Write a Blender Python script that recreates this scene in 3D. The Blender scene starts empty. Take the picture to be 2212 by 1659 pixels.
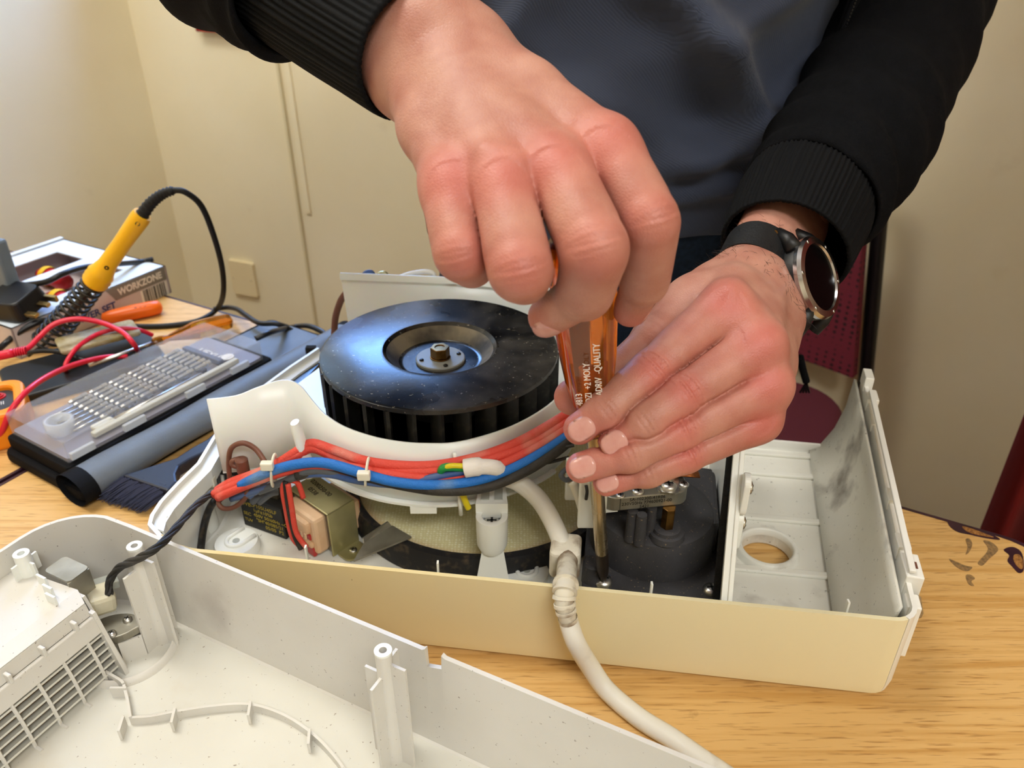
import bpy, bmesh, math, random
import numpy as np
from mathutils import Vector, Matrix
random.seed(7)
S = bpy.context.scene
COL = S.collection
T = 0.74                      # table height above the floor; all builders below use z = 0 at the table top

# ------------------------------------------------------------------ camera
F_PX, PITCH, CAM_H = 1726.0, math.radians(30.4), 0.42
cam = bpy.data.cameras.new('camera'); cam_o = bpy.data.objects.new('camera', cam); COL.objects.link(cam_o)
cam.sensor_fit = 'HORIZONTAL'; cam.sensor_width = 36.0; cam.lens = 36.0 * F_PX / 2212.0
cam.clip_start = 0.01
cam_o.location = (0, 0, T + CAM_H); cam_o.rotation_euler = (math.pi / 2 - PITCH, 0, 0)
cam.dof.use_dof = True; cam.dof.focus_distance = 0.46; cam.dof.aperture_fstop = 13.0
S.camera = cam_o

# ------------------------------------------------------------------ sky, lights, exposure
w = bpy.data.worlds.new('sky'); S.world = w; w.use_nodes = True
w.node_tree.nodes['Background'].inputs[0].default_value = (0.22, 0.45, 1.0, 1)
w.node_tree.nodes['Background'].inputs[1].default_value = 20.0
def area(name, loc, size, power, col, rot=(0, 0, 0)):
    l = bpy.data.lights.new(name, 'AREA'); l.shape = 'RECTANGLE'; l.size, l.size_y = size; l.energy = power; l.color = col
    o = bpy.data.objects.new(name, l); COL.objects.link(o); o.location = loc; o.rotation_euler = rot
    return o
WARM = (0.985, 1.0, 0.965)
LAMPS = ((-0.90, 0.70, 23), (0.60, -1.25, 38))
for (lx_, ly_, lw_) in LAMPS: area('ceiling_light_glow', (lx_, ly_, 2.68), (1.2, 0.5), lw_, WARM)
S.view_settings.view_transform = 'Standard'; S.view_settings.look = 'None'
S.view_settings.exposure = 0.12; S.view_settings.gamma = 1.0; S.view_settings.use_curve_mapping = False
try:
    S.cycles.max_bounces = 8; S.cycles.transparent_max_bounces = 16; S.cycles.sample_clamp_indirect = 4.0
    S.cycles.use_denoising = True; S.cycles.caustics_reflective = False; S.cycles.caustics_refractive = False
except Exception:
    pass

# ------------------------------------------------------------------ measuring helpers (photo point + known height/depth -> place)
_F = Vector((0, math.cos(PITCH), -math.sin(PITCH))); _U = Vector((0, math.sin(PITCH), math.cos(PITCH))); _X = Vector((1, 0, 0))
_C = Vector((0, 0, CAM_H))
def _ray(px, py): return _F + _X * ((px - 1106) / F_PX) - _U * ((py - 829.5) / F_PX)
def P(px, py, z=0.0):
    d = _ray(px, py); return _C + d * ((z - CAM_H) / d.z)
def PY(px, py, y):
    d = _ray(px, py); return _C + d * (y / d.y)
def PD(px, py, dep): return _C + _ray(px, py) * dep

# ------------------------------------------------------------------ materials
def lin(c):
    if isinstance(c, str):
        c = [int(c[i:i + 2], 16) / 255 for i in (0, 2, 4)]
    return tuple(x / 12.92 if x <= 0.04045 else ((x + 0.055) / 1.055) ** 2.4 for x in c) + (1.0,)
MATS = {}
def mat(name, col, rough=0.5, metal=0.0, col2=None, scale=30.0, thr=(0.35, 0.65), bump=0.0, bscale=200.0, trans=0.0, ior=1.45,
        coat=0.0, sss=0.0, alpha=1.0, emit=0.0, spec=0.5, detail=4.0, stretch=None, sheen=0.0, rough2=None, dirt=None):
    m = bpy.data.materials.new(name); m.use_nodes = True; MATS[name] = m
    nt = m.node_tree; b = nt.nodes['Principled BSDF']; L = nt.links
    def st(k, v):
        if k in b.inputs: b.inputs[k].default_value = v
    st('Base Color', lin(col)); st('Roughness', rough); st('Metallic', metal); st('IOR', ior); st('Transmission Weight', trans)
    st('Coat Weight', coat); st('Coat Roughness', 0.1); st('Alpha', alpha); st('Specular IOR Level', spec)
    if sheen: st('Sheen Weight', sheen); st('Sheen Roughness', 0.5)
    if sss:
        st('Subsurface Weight', sss); st('Subsurface Radius', (0.006, 0.0022, 0.0012)); st('Subsurface Scale', 1.0)
    if emit: st('Emission Color', lin(col)); st('Emission Strength', emit)
    tc = nt.nodes.new('ShaderNodeTexCoord'); src = tc.outputs['Object']
    if stretch:
        mp = nt.nodes.new('ShaderNodeMapping'); L.new(src, mp.inputs[0]); mp.inputs['Scale'].default_value = stretch; src = mp.outputs[0]
    def noise(sc, det=detail):
        n = nt.nodes.new('ShaderNodeTexNoise'); L.new(src, n.inputs['Vector']); n.inputs['Scale'].default_value = sc; n.inputs['Detail'].default_value = det
        return n.outputs['Fac']
    colout = None
    if col2:
        r = nt.nodes.new('ShaderNodeValToRGB'); L.new(noise(scale), r.inputs[0])
        r.color_ramp.elements[0].position, r.color_ramp.elements[1].position = thr
        r.color_ramp.elements[0].color = lin(col); r.color_ramp.elements[1].color = lin(col2); colout = r.outputs[0]
        L.new(colout, b.inputs['Base Color'])
    for (dc, dscale, d0, d1, amt) in (dirt or []):
        r = nt.nodes.new('ShaderNodeValToRGB'); L.new(noise(dscale, 6), r.inputs[0])
        r.color_ramp.elements[0].position, r.color_ramp.elements[1].position = d0, d1
        r.color_ramp.elements[0].color = (0, 0, 0, 1); r.color_ramp.elements[1].color = (amt, amt, amt, 1)
        mx = nt.nodes.new('ShaderNodeMix'); mx.data_type = 'RGBA'; L.new(r.outputs[0], mx.inputs[0])
        if colout: L.new(colout, mx.inputs[6])
        else: mx.inputs[6].default_value = lin(col)
        mx.inputs[7].default_value = lin(dc); colout = mx.outputs[2]; L.new(colout, b.inputs['Base Color'])
    if rough2 is not None:
        mr = nt.nodes.new('ShaderNodeMapRange'); L.new(noise(scale), mr.inputs[0]); mr.inputs[1].default_value = thr[0]; mr.inputs[2].default_value = thr[1]
        mr.inputs[3].default_value = rough; mr.inputs[4].default_value = rough2; L.new(mr.outputs[0], b.inputs['Roughness'])
    if bump:
        bn = nt.nodes.new('ShaderNodeBump'); bn.inputs['Strength'].default_value = bump; bn.inputs['Distance'].default_value = 0.001
        L.new(noise(bscale), bn.inputs['Height']); L.new(bn.outputs[0], b.inputs['Normal'])
    return m
def M(n): return MATS[n]

# ------------------------------------------------------------------ mesh building
class MB:
    """collects shapes and links them as one mesh object"""
    def __init__(s): s.v, s.f = [], []
    def add(s, verts, faces, mtx=None):
        o = len(s.v)
        s.v += [tuple(mtx @ Vector(p)) if mtx is not None else tuple(p) for p in verts]
        s.f += [tuple(i + o for i in f) for f in faces]
        return s
    def box(s, c, size, mtx=None):
        x, y, z = size[0] / 2, size[1] / 2, size[2] / 2
        vs = [(c[0] + a * x, c[1] + b * y, c[2] + d * z) for a in (-1, 1) for b in (-1, 1) for d in (-1, 1)]
        return s.add(vs, [(0, 1, 3, 2), (4, 6, 7, 5), (0, 4, 5, 1), (2, 3, 7, 6), (0, 2, 6, 4), (1, 5, 7, 3)], mtx)
    def prism(s, poly, z0, z1, mtx=None, top=None):
        n = len(poly); top = top or poly
        vs = [(p[0], p[1], z0) for p in poly] + [(p[0], p[1], z1) for p in top]
        fs = [tuple(range(n - 1, -1, -1)), tuple(range(n, 2 * n))] + [(i, (i + 1) % n, n + (i + 1) % n, n + i) for i in range(n)]
        return s.add(vs, fs, mtx)
    def lathe(s, prof, c=(0, 0, 0), axis=(0, 0, 1), n=24, close=True, a0=0.0, a1=2 * math.pi):
        """prof: (radius, height) list turned about axis through c"""
        ax = Vector(axis).normalized(); q = Vector((0, 0, 1)).rotation_difference(ax)
        full = abs(a1 - a0 - 2 * math.pi) < 1e-6; m = n if full else n + 1
        vs, fs = [], []
        for (r, h) in prof:
            for i in range(m):
                a = a0 + (a1 - a0) * i / n
                vs.append(Vector(c) + q @ Vector((r * math.cos(a), r * math.sin(a), h)))
        for k in range(len(prof) - 1):
            for i in range(n):
                j = (i + 1) % m
                fs.append((k * m + i, k * m + j, (k + 1) * m + j, (k + 1) * m + i))
        if close and full:
            if prof[0][0] > 1e-6: fs.append(tuple(range(m - 1, -1, -1)))
            if prof[-1][0] > 1e-6: fs.append(tuple((len(prof) - 1) * m + i for i in range(m)))
        return s.add(vs, fs)
    def tube(s, pts, r, n=10, caps=True, closed=False, twist=0.0, flat=1.0, up=None):
        pts = [Vector(p) for p in pts]; N = len(pts)
        rs = r if isinstance(r, (list, tuple)) else [r] * N
        t0 = (pts[1] - pts[0]).normalized()
        nrm = Vector(up) if up is not None else (Vector((0, 0, 1)) if abs(t0.z) < .9 else Vector((1, 0, 0)))
        nrm = (nrm - t0 * nrm.dot(t0)).normalized(); vs, fs = [], []
        for i in range(N):
            a, b = pts[max(i - 1, 0)], pts[min(i + 1, N - 1)]
            if closed: a, b = pts[i - 1], pts[(i + 1) % N]
            t = (b - a).normalized() if (b - a).length > 1e-9 else t0
            nrm = (nrm - t * nrm.dot(t)); nrm = nrm.normalized() if nrm.length > 1e-9 else t.orthogonal().normalized()
            bi = t.cross(nrm)
            for k in range(n):
                an = 2 * math.pi * k / n + twist * i
                vs.append(pts[i] + nrm * (math.cos(an) * rs[i] * flat) + bi * (math.sin(an) * rs[i]))
        for i in range(N if closed else N - 1):
            j = (i + 1) % N
            for k in range(n):
                l = (k + 1) % n; fs.append((i * n + k, i * n + l, j * n + l, j * n + k))
        if caps and not closed:
            fs.append(tuple(range(n - 1, -1, -1))); fs.append(tuple((N - 1) * n + k for k in range(n)))
        return s.add(vs, fs)
    def sheet(s, rows, thick=0.0, wrap=False, offset=None):
        """rows: grid of points; thick gives it a second side"""
        R, Cn = len(rows), len(rows[0]); g = [[Vector(p) for p in r] for r in rows]
        vs = [p for r in g for p in r]; fs = []
        cc = Cn if wrap else Cn - 1
        for i in range(R - 1):
            for j in range(cc):
                k = (j + 1) % Cn; fs.append((i * Cn + j, i * Cn + k, (i + 1) * Cn + k, (i + 1) * Cn + j))
        if thick:
            nv = [Vector((0, 0, 0)) for _ in vs]
            for f in fs:
                nn = (vs[f[1]] - vs[f[0]]).cross(vs[f[3]] - vs[f[0]])
                for i in f: nv[i] += nn
            o = len(vs); vs = vs + [v - (n.normalized() if n.length > 0 else n) * thick for v, n in zip(vs, nv)]
            fs2 = [tuple(i + o for i in reversed(f)) for f in fs]; side = []
            for i in range(R - 1):
                if not wrap:
                    a, b = i * Cn, (i + 1) * Cn; side.append((a, b, b + o, a + o))
                    a, b = i * Cn + Cn - 1, (i + 1) * Cn + Cn - 1; side.append((b, a, a + o, b + o))
            for j in range(cc):
                k = (j + 1) % Cn
                side.append((k, j, j + o, k + o)); a, b = (R - 1) * Cn + j, (R - 1) * Cn + k; side.append((a, b, b + o, a + o))
            fs = fs + fs2 + side
        return s.add(vs, fs)
    def plate(s, outer, holes, z0, z1, mtx=None):
        """flat plate with through holes"""
        bm = bmesh.new(); loops = [outer] + holes; ed = []
        for lp in loops:
            vv = [bm.verts.new((p[0], p[1], 0)) for p in lp]
            ed += [bm.edges.new((vv[i], vv[(i + 1) % len(vv)])) for i in range(len(vv))]
        bmesh.ops.triangle_fill(bm, use_beauty=True, edges=ed)
        bm.verts.index_update(); n = len(bm.verts)
        vs = [(v.co.x, v.co.y, z1) for v in bm.verts] + [(v.co.x, v.co.y, z0) for v in bm.verts]; fs = []
        for f in bm.faces:
            ix = [v.index for v in f.verts]
            if f.normal.z < 0: ix.reverse()
            fs.append(tuple(ix)); fs.append(tuple(i + n for i in reversed(ix)))
        o = 0
        for lp in loops:
            k = len(lp); fs += [(o + i, o + (i + 1) % k, n + o + (i + 1) % k, n + o + i) for i in range(k)]; o += k
        bm.free()
        return s.add(vs, fs, mtx)
    def build(s, name, m, parent=None, smooth=False, bevel=0.0, seg=2, auto=None, recalc=True, subsurf=0):
        me = bpy.data.meshes.new(name); me.from_pydata(s.v, [], s.f); me.update()
        if recalc:
            bm = bmesh.new(); bm.from_mesh(me); bmesh.ops.recalc_face_normals(bm, faces=bm.faces); bm.to_mesh(me); bm.free()
        return link(name, me, m, parent, smooth, bevel, seg, auto, subsurf)
def link(name, me, m, parent=None, smooth=False, bevel=0.0, seg=2, auto=None, subsurf=0):
    n = len(me.vertices); co = np.empty(n * 3, np.float32); me.vertices.foreach_get('co', co); co = co.reshape(-1, 3)
    lo, hi = co.min(0), co.max(0); org = np.array([(lo[0] + hi[0]) / 2, (lo[1] + hi[1]) / 2, lo[2]], np.float32)
    me.vertices.foreach_set('co', (co - org).ravel()); me.update()
    for mm in (m if isinstance(m, (list, tuple)) else [m]): me.materials.append(MATS[mm] if isinstance(mm, str) else mm)
    o = bpy.data.objects.new(name, me); COL.objects.link(o)
    o.location = (float(org[0]), float(org[1]), float(org[2]) + T)
    if parent is not None:
        o.parent = parent; o.matrix_parent_inverse = world_of(parent).inverted()
    if smooth:
        me.polygons.foreach_set('use_smooth', [True] * len(me.polygons))
        if auto is not None:
            me.set_sharp_from_angle(angle=math.radians(auto))
    if bevel:
        b = o.modifiers.new('bevel', 'BEVEL'); b.width = bevel; b.segments = seg; b.limit_method = 'ANGLE'; b.angle_limit = math.radians(40)
        b.harden_normals = False
    if subsurf:
        sb = o.modifiers.new('smooth', 'SUBSURF'); sb.levels = sb.render_levels = subsurf
    return o
def world_of(o):
    mw = Matrix.Translation(o.location) @ o.rotation_euler.to_matrix().to_4x4()
    return (world_of(o.parent) @ o.matrix_parent_inverse @ mw) if o.parent else mw
def tag(o, label=None, cat=None, group=None, kind=None):
    for k, v in (('label', label), ('category', cat), ('group', group), ('kind', kind)):
        if v: o[k] = v
    return o
def thing(name, label, cat, loc, group=None):
    o = bpy.data.objects.new(name, None); COL.objects.link(o); o.location = (loc[0], loc[1], loc[2] + T); o.empty_display_size = 0.02
    return tag(o, label, cat, group)
def part_empty(name, loc, parent): 
    o = bpy.data.objects.new(name, None); COL.objects.link(o); o.location = (loc[0], loc[1], loc[2] + T); o.empty_display_size = 0.01
    o.parent = parent; o.matrix_parent_inverse = world_of(parent).inverted(); return o
def frame(o, x, z=(0, 0, 1)):
    """matrix with origin o, local x along x and local z as near z as it can be"""
    x = Vector(x).normalized(); z = Vector(z); z = (z - x * z.dot(x)).normalized(); y = z.cross(x)
    m = Matrix.Identity(4)
    for i in range(3): m[i][0], m[i][1], m[i][2], m[i][3] = x[i], y[i], z[i], o[i]
    return m
def circ(cx, cy, r, n=32, a0=0.0): return [(cx + r * math.cos(a0 + 2 * math.pi * i / n), cy + r * math.sin(a0 + 2 * math.pi * i / n)) for i in range(n)]
def rrect(x0, y0, x1, y1, r, n=5):
    out = []
    for (cx, cy, a) in ((x1 - r, y1 - r, 0), (x0 + r, y1 - r, 90), (x0 + r, y0 + r, 180), (x1 - r, y0 + r, 270)):
        for i in range(n + 1):
            t = math.radians(a + 90 * i / n); out.append((cx + r * math.cos(t), cy + r * math.sin(t)))
    return out
def spline(pts, n=8):
    """smooth curve through points"""
    p = [Vector(q) for q in pts]; out = []
    for i in range(len(p) - 1):
        a, b, c, d = p[max(i - 1, 0)], p[i], p[i + 1], p[min(i + 2, len(p) - 1)]
        for k in range(n):
            t = k / n
            out.append(0.5 * ((2 * b) + (c - a) * t + (2 * a - 5 * b + 4 * c - d) * t * t + (3 * b - a - 3 * c + d) * t ** 3))
    out.append(p[-1]); return out
def text_mesh(body, size, mtx, extrude=0.00008, align='LEFT', bold=0.0, space=1.0, sx=1.0):
    cu = bpy.data.curves.new('lettering', 'FONT'); cu.body = body; cu.size = size; cu.extrude = extrude; cu.align_x = align; cu.offset = bold; cu.space_character = space
    cu.resolution_u = 3
    o = bpy.data.objects.new('lettering_tmp', cu); COL.objects.link(o); bpy.context.view_layer.update()
    me = bpy.data.meshes.new_from_object(o.evaluated_get(bpy.context.evaluated_depsgraph_get()))
    bpy.data.objects.remove(o); bpy.data.curves.remove(cu)
    if sx != 1.0: me.transform(Matrix.Diagonal((sx, 1, 1, 1)))
    me.transform(mtx); return me
def lettering(lines, m, parent, mtx, name='lettering', **kw):
    """lines: (text, x, y, size) on the mtx plane, joined as one flat print"""
    bm = bmesh.new()
    for (t, x, y, sz) in lines:
        me = text_mesh(t, sz, mtx @ Matrix.Translation((x, y, 0)), **kw); bm.from_mesh(me); bpy.data.meshes.remove(me)
    me = bpy.data.meshes.new(name); bm.to_mesh(me); bm.free()
    return link(name, me, m, parent)
def copy_tree(o, parent=None):
    c = o.copy(); COL.objects.link(c)
    if parent is not None: c.parent = parent; c.matrix_parent_inverse = o.matrix_parent_inverse.copy()
    for ch in [x for x in bpy.data.objects if x.parent is o]: copy_tree(ch, c)
    return c
def screw(parent, c, axis, r, m='steel', name='screw', h=0.4, cross=True):
    """pan head screw with a cross recess"""
    ax = Vector(axis).normalized(); b = MB()
    b.lathe([(r, 0), (r, h * r * .45), (r * .86, h * r * .85), (r * .5, h * r * 1.1), (0.0, h * r * 1.15)], c, ax, 16)
    o = b.build(name, m, parent, smooth=True, auto=50)
    if cross:
        q = Vector((0, 0, 1)).rotation_difference(ax).to_matrix().to_4x4(); mt = Matrix.Translation(c) @ q
        cb = MB(); cb.box((0, 0, h * r * 1.12), (r * 1.1, r * .26, r * .06), mt); cb.box((0, 0, h * r * 1.12), (r * .26, r * 1.1, r * .06), mt)
        cb.build('cross_recess', 'black_plastic', o)
    return o

# ------------------------------------------------------------------ palette
mat('wall_paint', 'F7EDCF', .55, col2='F1E5C2', scale=3, bump=.15, bscale=60, dirt=[('B89B6C', 9, .66, .8, .25)])
mat('ceiling_paint', 'EFE9DC', .8)
mat('carpet', '6E1512', .95, col2='4A0C0C', scale=400, bump=.6, bscale=900)
mat('black_plastic', '0D0D0E', .38, col2='191919', scale=40)
mat('black_rubber', '0B0B0C', .6)
mat('steel', 'C9C7C2', .25, 1.0, rough2=.4, scale=90)
mat('dark_steel', '5A5651', .35, 1.0)
mat('brass', '9C7440', .34, 1.0, col2='6E4F28', scale=120)
mat('white_plastic', 'EDEBE4', .38, col2='E3E0D6', scale=12, dirt=[('8C7A63', 26, .62, .78, .45), ('5B4A3A', 260, .66, .74, .5)])
mat('clean_white', 'EEF0EC', .4, dirt=[('A89A86', 40, .66, .8, .3)])
mat('yellowed_plastic', 'F4ECCB', .36, col2='F2ECD2', scale=6, dirt=[('8A6F3C', 300, .74, .78, .5)])
mat('print_black', '0A0A0A', .6)
def yellowing():
    m = M('yellowed_plastic'); nt = m.node_tree; L = nt.links; b = nt.nodes['Principled BSDF']; prev = b.inputs['Base Color'].links[0].from_socket
    tc = nt.nodes.new('ShaderNodeTexCoord'); sx = nt.nodes.new('ShaderNodeSeparateXYZ'); L.new(tc.outputs['Generated'], sx.inputs[0])
    r = nt.nodes.new('ShaderNodeValToRGB'); L.new(sx.outputs[0], r.inputs[0]); e = r.color_ramp.elements; e[0].position, e[0].color = .1, lin('E2C888'); e[1].position, e[1].color = .75, lin('F8F4E4')
    mx = nt.nodes.new('ShaderNodeMix'); mx.data_type = 'RGBA'; mx.blend_type = 'MULTIPLY'; mx.inputs[0].default_value = .75; L.new(prev, mx.inputs[6]); L.new(r.outputs[0], mx.inputs[7]); L.new(mx.outputs[2], b.inputs['Base Color'])
yellowing()
mat('print_white', 'F2EDE6', .6)
# ================================================================== the room
WA = math.radians(-22.0)                                     # walls run at this angle to the camera
wd = Vector((math.cos(WA), math.sin(WA), 0)); wn = Vector((-wd.y, wd.x, 0))   # along the back wall / into it
W0 = Vector((0.76, 1.24, 0))
corner = PY(352, 300, 1.0); 
def on_wall(px, py):
    d = _ray(px, py); t = (W0 - _C).dot(wn) / d.dot(wn); return _C + d * t
cpt = on_wall(345, 320); cpt = Vector((cpt.x, cpt.y, 0))      # inner corner of the room
R1 = cpt + wd * 3.6; L1 = cpt - wn * 4.2; Q1 = L1 + wd * 3.6
ZF, ZC = -T, 2.70 - T
def wallbox(name, a, b, outn, z0, z1, th=0.12, m='wall_paint', holes=()):
    L = (b - a).length; mt = Matrix.Identity(4); x = (b - a).normalized(); y = Vector(outn)
    # local: x along the wall, y up, z outwards
    for i in range(3): mt[i][0], mt[i][1], mt[i][2], mt[i][3] = x[i], (0, 0, 1)[i], y[i], a[i]
    mb = MB().plate([(0, z0), (L, z0), (L, z1), (0, z1)], [[(h[0], h[2]), (h[1], h[2]), (h[1], h[3]), (h[0], h[3])] for h in holes], 0, th, mt)
    return tag(mb.build(name, m), kind='structure'), mt
win = (0.06, 0.70, 0.48, 1.30)                                # window opening in the back wall (along, along, z, z)
wb, wb_m = wallbox('wall_back', cpt, R1, wn, ZF, ZC, holes=[win])
wl, wl_m = wallbox('wall_left', cpt, L1, -wd, ZF, ZC)
wr, _ = wallbox('wall_right', R1, Q1, wd, ZF, ZC)
wf, _ = wallbox('wall_front', L1, Q1, -wn, ZF, ZC)
quad = [(p.x, p.y) for p in (cpt + (wn - wd) * .12, L1 - (wn + wd) * .12, Q1 + (wd - wn) * .12, R1 + (wd + wn) * .12)]
tag(MB().prism(quad, ZF - .05, ZF).build('floor', 'carpet'), kind='structure')
tag(MB().prism(quad, ZC, ZC + .05).build('ceiling', 'ceiling_paint'), kind='structure')
mat('window_frame', 'EFEDE6', .35)
wo = thing('window_1', None, None, wb_m @ Vector(((win[0] + win[1]) / 2, win[2], 0.06))); wo['kind'] = 'structure'
fr = MB()
for (x0, x1, z0, z1) in ((win[0], win[1], win[2], win[2] + .05), (win[0], win[1], win[3] - .05, win[3]), (win[0], win[0] + .05, win[2], win[3]), (win[1] - .05, win[1], win[2], win[3])):
    fr.box(((x0 + x1) / 2, (z0 + z1) / 2, .07), (x1 - x0, z1 - z0, .05), wb_m)
fr.build('window_frame', 'window_frame', wo)
MB().box(((win[0] + win[1]) / 2, win[2] + .012, -.01), (win[1] - win[0] + .06, .024, .1), wb_m).build('window_sill', 'window_frame', wo)
# raised seam where two wall panels meet, a blank plate and the red board
def wall_strip(name, px0, py0, px1, py1, wdt, th, m):
    a, b = on_wall(px0, py0), on_wall(px1, py1); mid = (a + b) / 2
    return MB().box((0, 0, 0), ((b - a).length, wdt, th), frame(mid - wn * th / 2, b - a, -wn)).build(name, m)
mat('seam_filler', 'DCCFA8', .6); 
tag(wall_strip('trim_1', 584, 20, 690, 740, .006, .006, 'seam_filler'), kind='structure')
tag(wall_strip('trim_2', 604, 20, 668, 460, .012, .004, 'wall_paint'), kind='structure')
mat('cream_plate', 'EEDDB2', .35)
pc = on_wall(529, 600)
sp = thing('wall_plate', 'cream blank electrical plate on the cream wall', 'wall plate', pc)
pm = frame(pc, wd, -wn)
MB().prism(rrect(-.036, -.045, .036, .045, .006), 0.0, .009, pm @ Matrix.Rotation(0, 4, 'Z')).build('cover_plate', 'cream_plate', sp, bevel=.002)
for dx in (-.026, .026): screw(sp, pm @ Vector((dx, 0, .009)), -wn, .0028, 'cream_plate')
mat('red_board', 'A8281C', .6)
ra = on_wall(437, 66)
rb = thing('notice_board', 'red notice board on the cream wall above the right sleeve', 'notice board', ra)
rm = frame(ra, wd, -wn)
MB().box((.12, .09, .006), (.24, .18, .012), rm).build('board_panel', 'red_board', rb)
fb = MB()
for (x, y, a, b) in ((.12, .006, .24, .012), (.12, .174, .24, .012), (.006, .09, .012, .18), (.234, .09, .012, .18)): fb.box((x, y, .01), (a, b, .02), rm)
fb.build('board_frame', 'red_board', rb, bevel=.002)

# ------------------------------------------------------------------ ceiling panel lights
mat('diffuser_glow', 'FFE6C4', .6, emit=2.0); mat('light_metal', 'DAD8D2', .4)
for (x, y, lb) in ((-.90, .70, 'white ceiling panel light over the tool side of the room'), (.60, -1.25, 'white ceiling panel light behind the camera')):
    t = thing('ceiling_light', lb, 'ceiling light', (x, y, 2.69 - T), 'ceiling panel lights')
    MB().box((x, y, 2.695 - T), (1.2, .5, .006)).build('diffuser', 'diffuser_glow', t)
    fb = MB()
    for (dx, dy, a, b) in ((0, .26, 1.24, .02), (0, -.26, 1.24, .02), (.61, 0, .02, .54), (-.61, 0, .02, .54)): fb.box((x + dx, y + dy, 2.688 - T), (a, b, .024))
    fb.build('light_frame', 'light_metal', t)

# ------------------------------------------------------------------ tables
def wood(name, c1, c2, c3, ang):
    m = bpy.data.materials.new(name); m.use_nodes = True; MATS[name] = m; nt = m.node_tree; b = nt.nodes['Principled BSDF']; L = nt.links
    tc = nt.nodes.new('ShaderNodeTexCoord'); mp = nt.nodes.new('ShaderNodeMapping'); L.new(tc.outputs['Object'], mp.inputs[0])
    mp.inputs['Rotation'].default_value = (0, 0, -ang); mp.inputs['Scale'].default_value = (1.2, 34, 1)
    n1 = nt.nodes.new('ShaderNodeTexNoise'); L.new(mp.outputs[0], n1.inputs['Vector']); n1.inputs['Scale'].default_value = 5; n1.inputs['Detail'].default_value = 5; n1.inputs['Distortion'].default_value = .6
    r = nt.nodes.new('ShaderNodeValToRGB'); L.new(n1.outputs['Fac'], r.inputs[0]); e = r.color_ramp.elements
    e[0].position, e[0].color = .3, lin(c2); e[1].position, e[1].color = .55, lin(c1)
    mp2 = nt.nodes.new('ShaderNodeMapping'); L.new(tc.outputs['Object'], mp2.inputs[0]); mp2.inputs['Rotation'].default_value = (0, 0, -ang); mp2.inputs['Scale'].default_value = (9, 130, 1)
    n2 = nt.nodes.new('ShaderNodeTexNoise'); L.new(mp2.outputs[0], n2.inputs['Vector']); n2.inputs['Scale'].default_value = 5; n2.inputs['Detail'].default_value = 3
    r2 = nt.nodes.new('ShaderNodeValToRGB'); L.new(n2.outputs['Fac'], r2.inputs[0]); r2.color_ramp.elements[0].position, r2.color_ramp.elements[1].position = .56, .72
    r2.color_ramp.elements[0].color = (0, 0, 0, 1); r2.color_ramp.elements[1].color = (.75, .75, .75, 1)
    mx = nt.nodes.new('ShaderNodeMix'); mx.data_type = 'RGBA'; L.new(r2.outputs[0], mx.inputs[0]); L.new(r.outputs[0], mx.inputs[6]); mx.inputs[7].default_value = lin(c3)
    # scuffs
    n3 = nt.nodes.new('ShaderNodeTexNoise'); L.new(tc.outputs['Object'], n3.inputs['Vector']); n3.inputs['Scale'].default_value = 38; n3.inputs['Detail'].default_value = 8
    r3 = nt.nodes.new('ShaderNodeValToRGB'); L.new(n3.outputs['Fac'], r3.inputs[0]); r3.color_ramp.elements[0].position, r3.color_ramp.elements[1].position = .7, .78
    r3.color_ramp.elements[0].color = (0, 0, 0, 1); r3.color_ramp.elements[1].color = (.45, .45, .45, 1)
    m3 = nt.nodes.new('ShaderNodeMix'); m3.data_type = 'RGBA'; L.new(r3.outputs[0], m3.inputs[0]); L.new(mx.outputs[2], m3.inputs[6]); m3.inputs[7].default_value = lin('6B4A2A')
    L.new(m3.outputs[2], b.inputs['Base Color']); b.inputs['Roughness'].default_value = .42
wood('oak_laminate', 'D9AE6E', 'C4934F', '9A6C36', math.radians(-29))
mat('table_edging', '2A1420', .4, col2='3A1E2C', scale=60); mat('chipboard', 'B07A3E', .9, col2='7A4E22', scale=500, bump=.8, bscale=700)
mat('leg_metal', '1A1A1C', .4, .6)
TA = math.radians(-29.0); ta = Vector((math.cos(TA), math.sin(TA), 0)); tb = Vector((-ta.y, ta.x, 0))
tf = Vector((.37, .489, 0))                                   # a point on the far edge
def tpt(a, b, z=0): return tf + ta * a - tb * b + Vector((0, 0, z))   # a along the far edge, b towards the viewer
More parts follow.
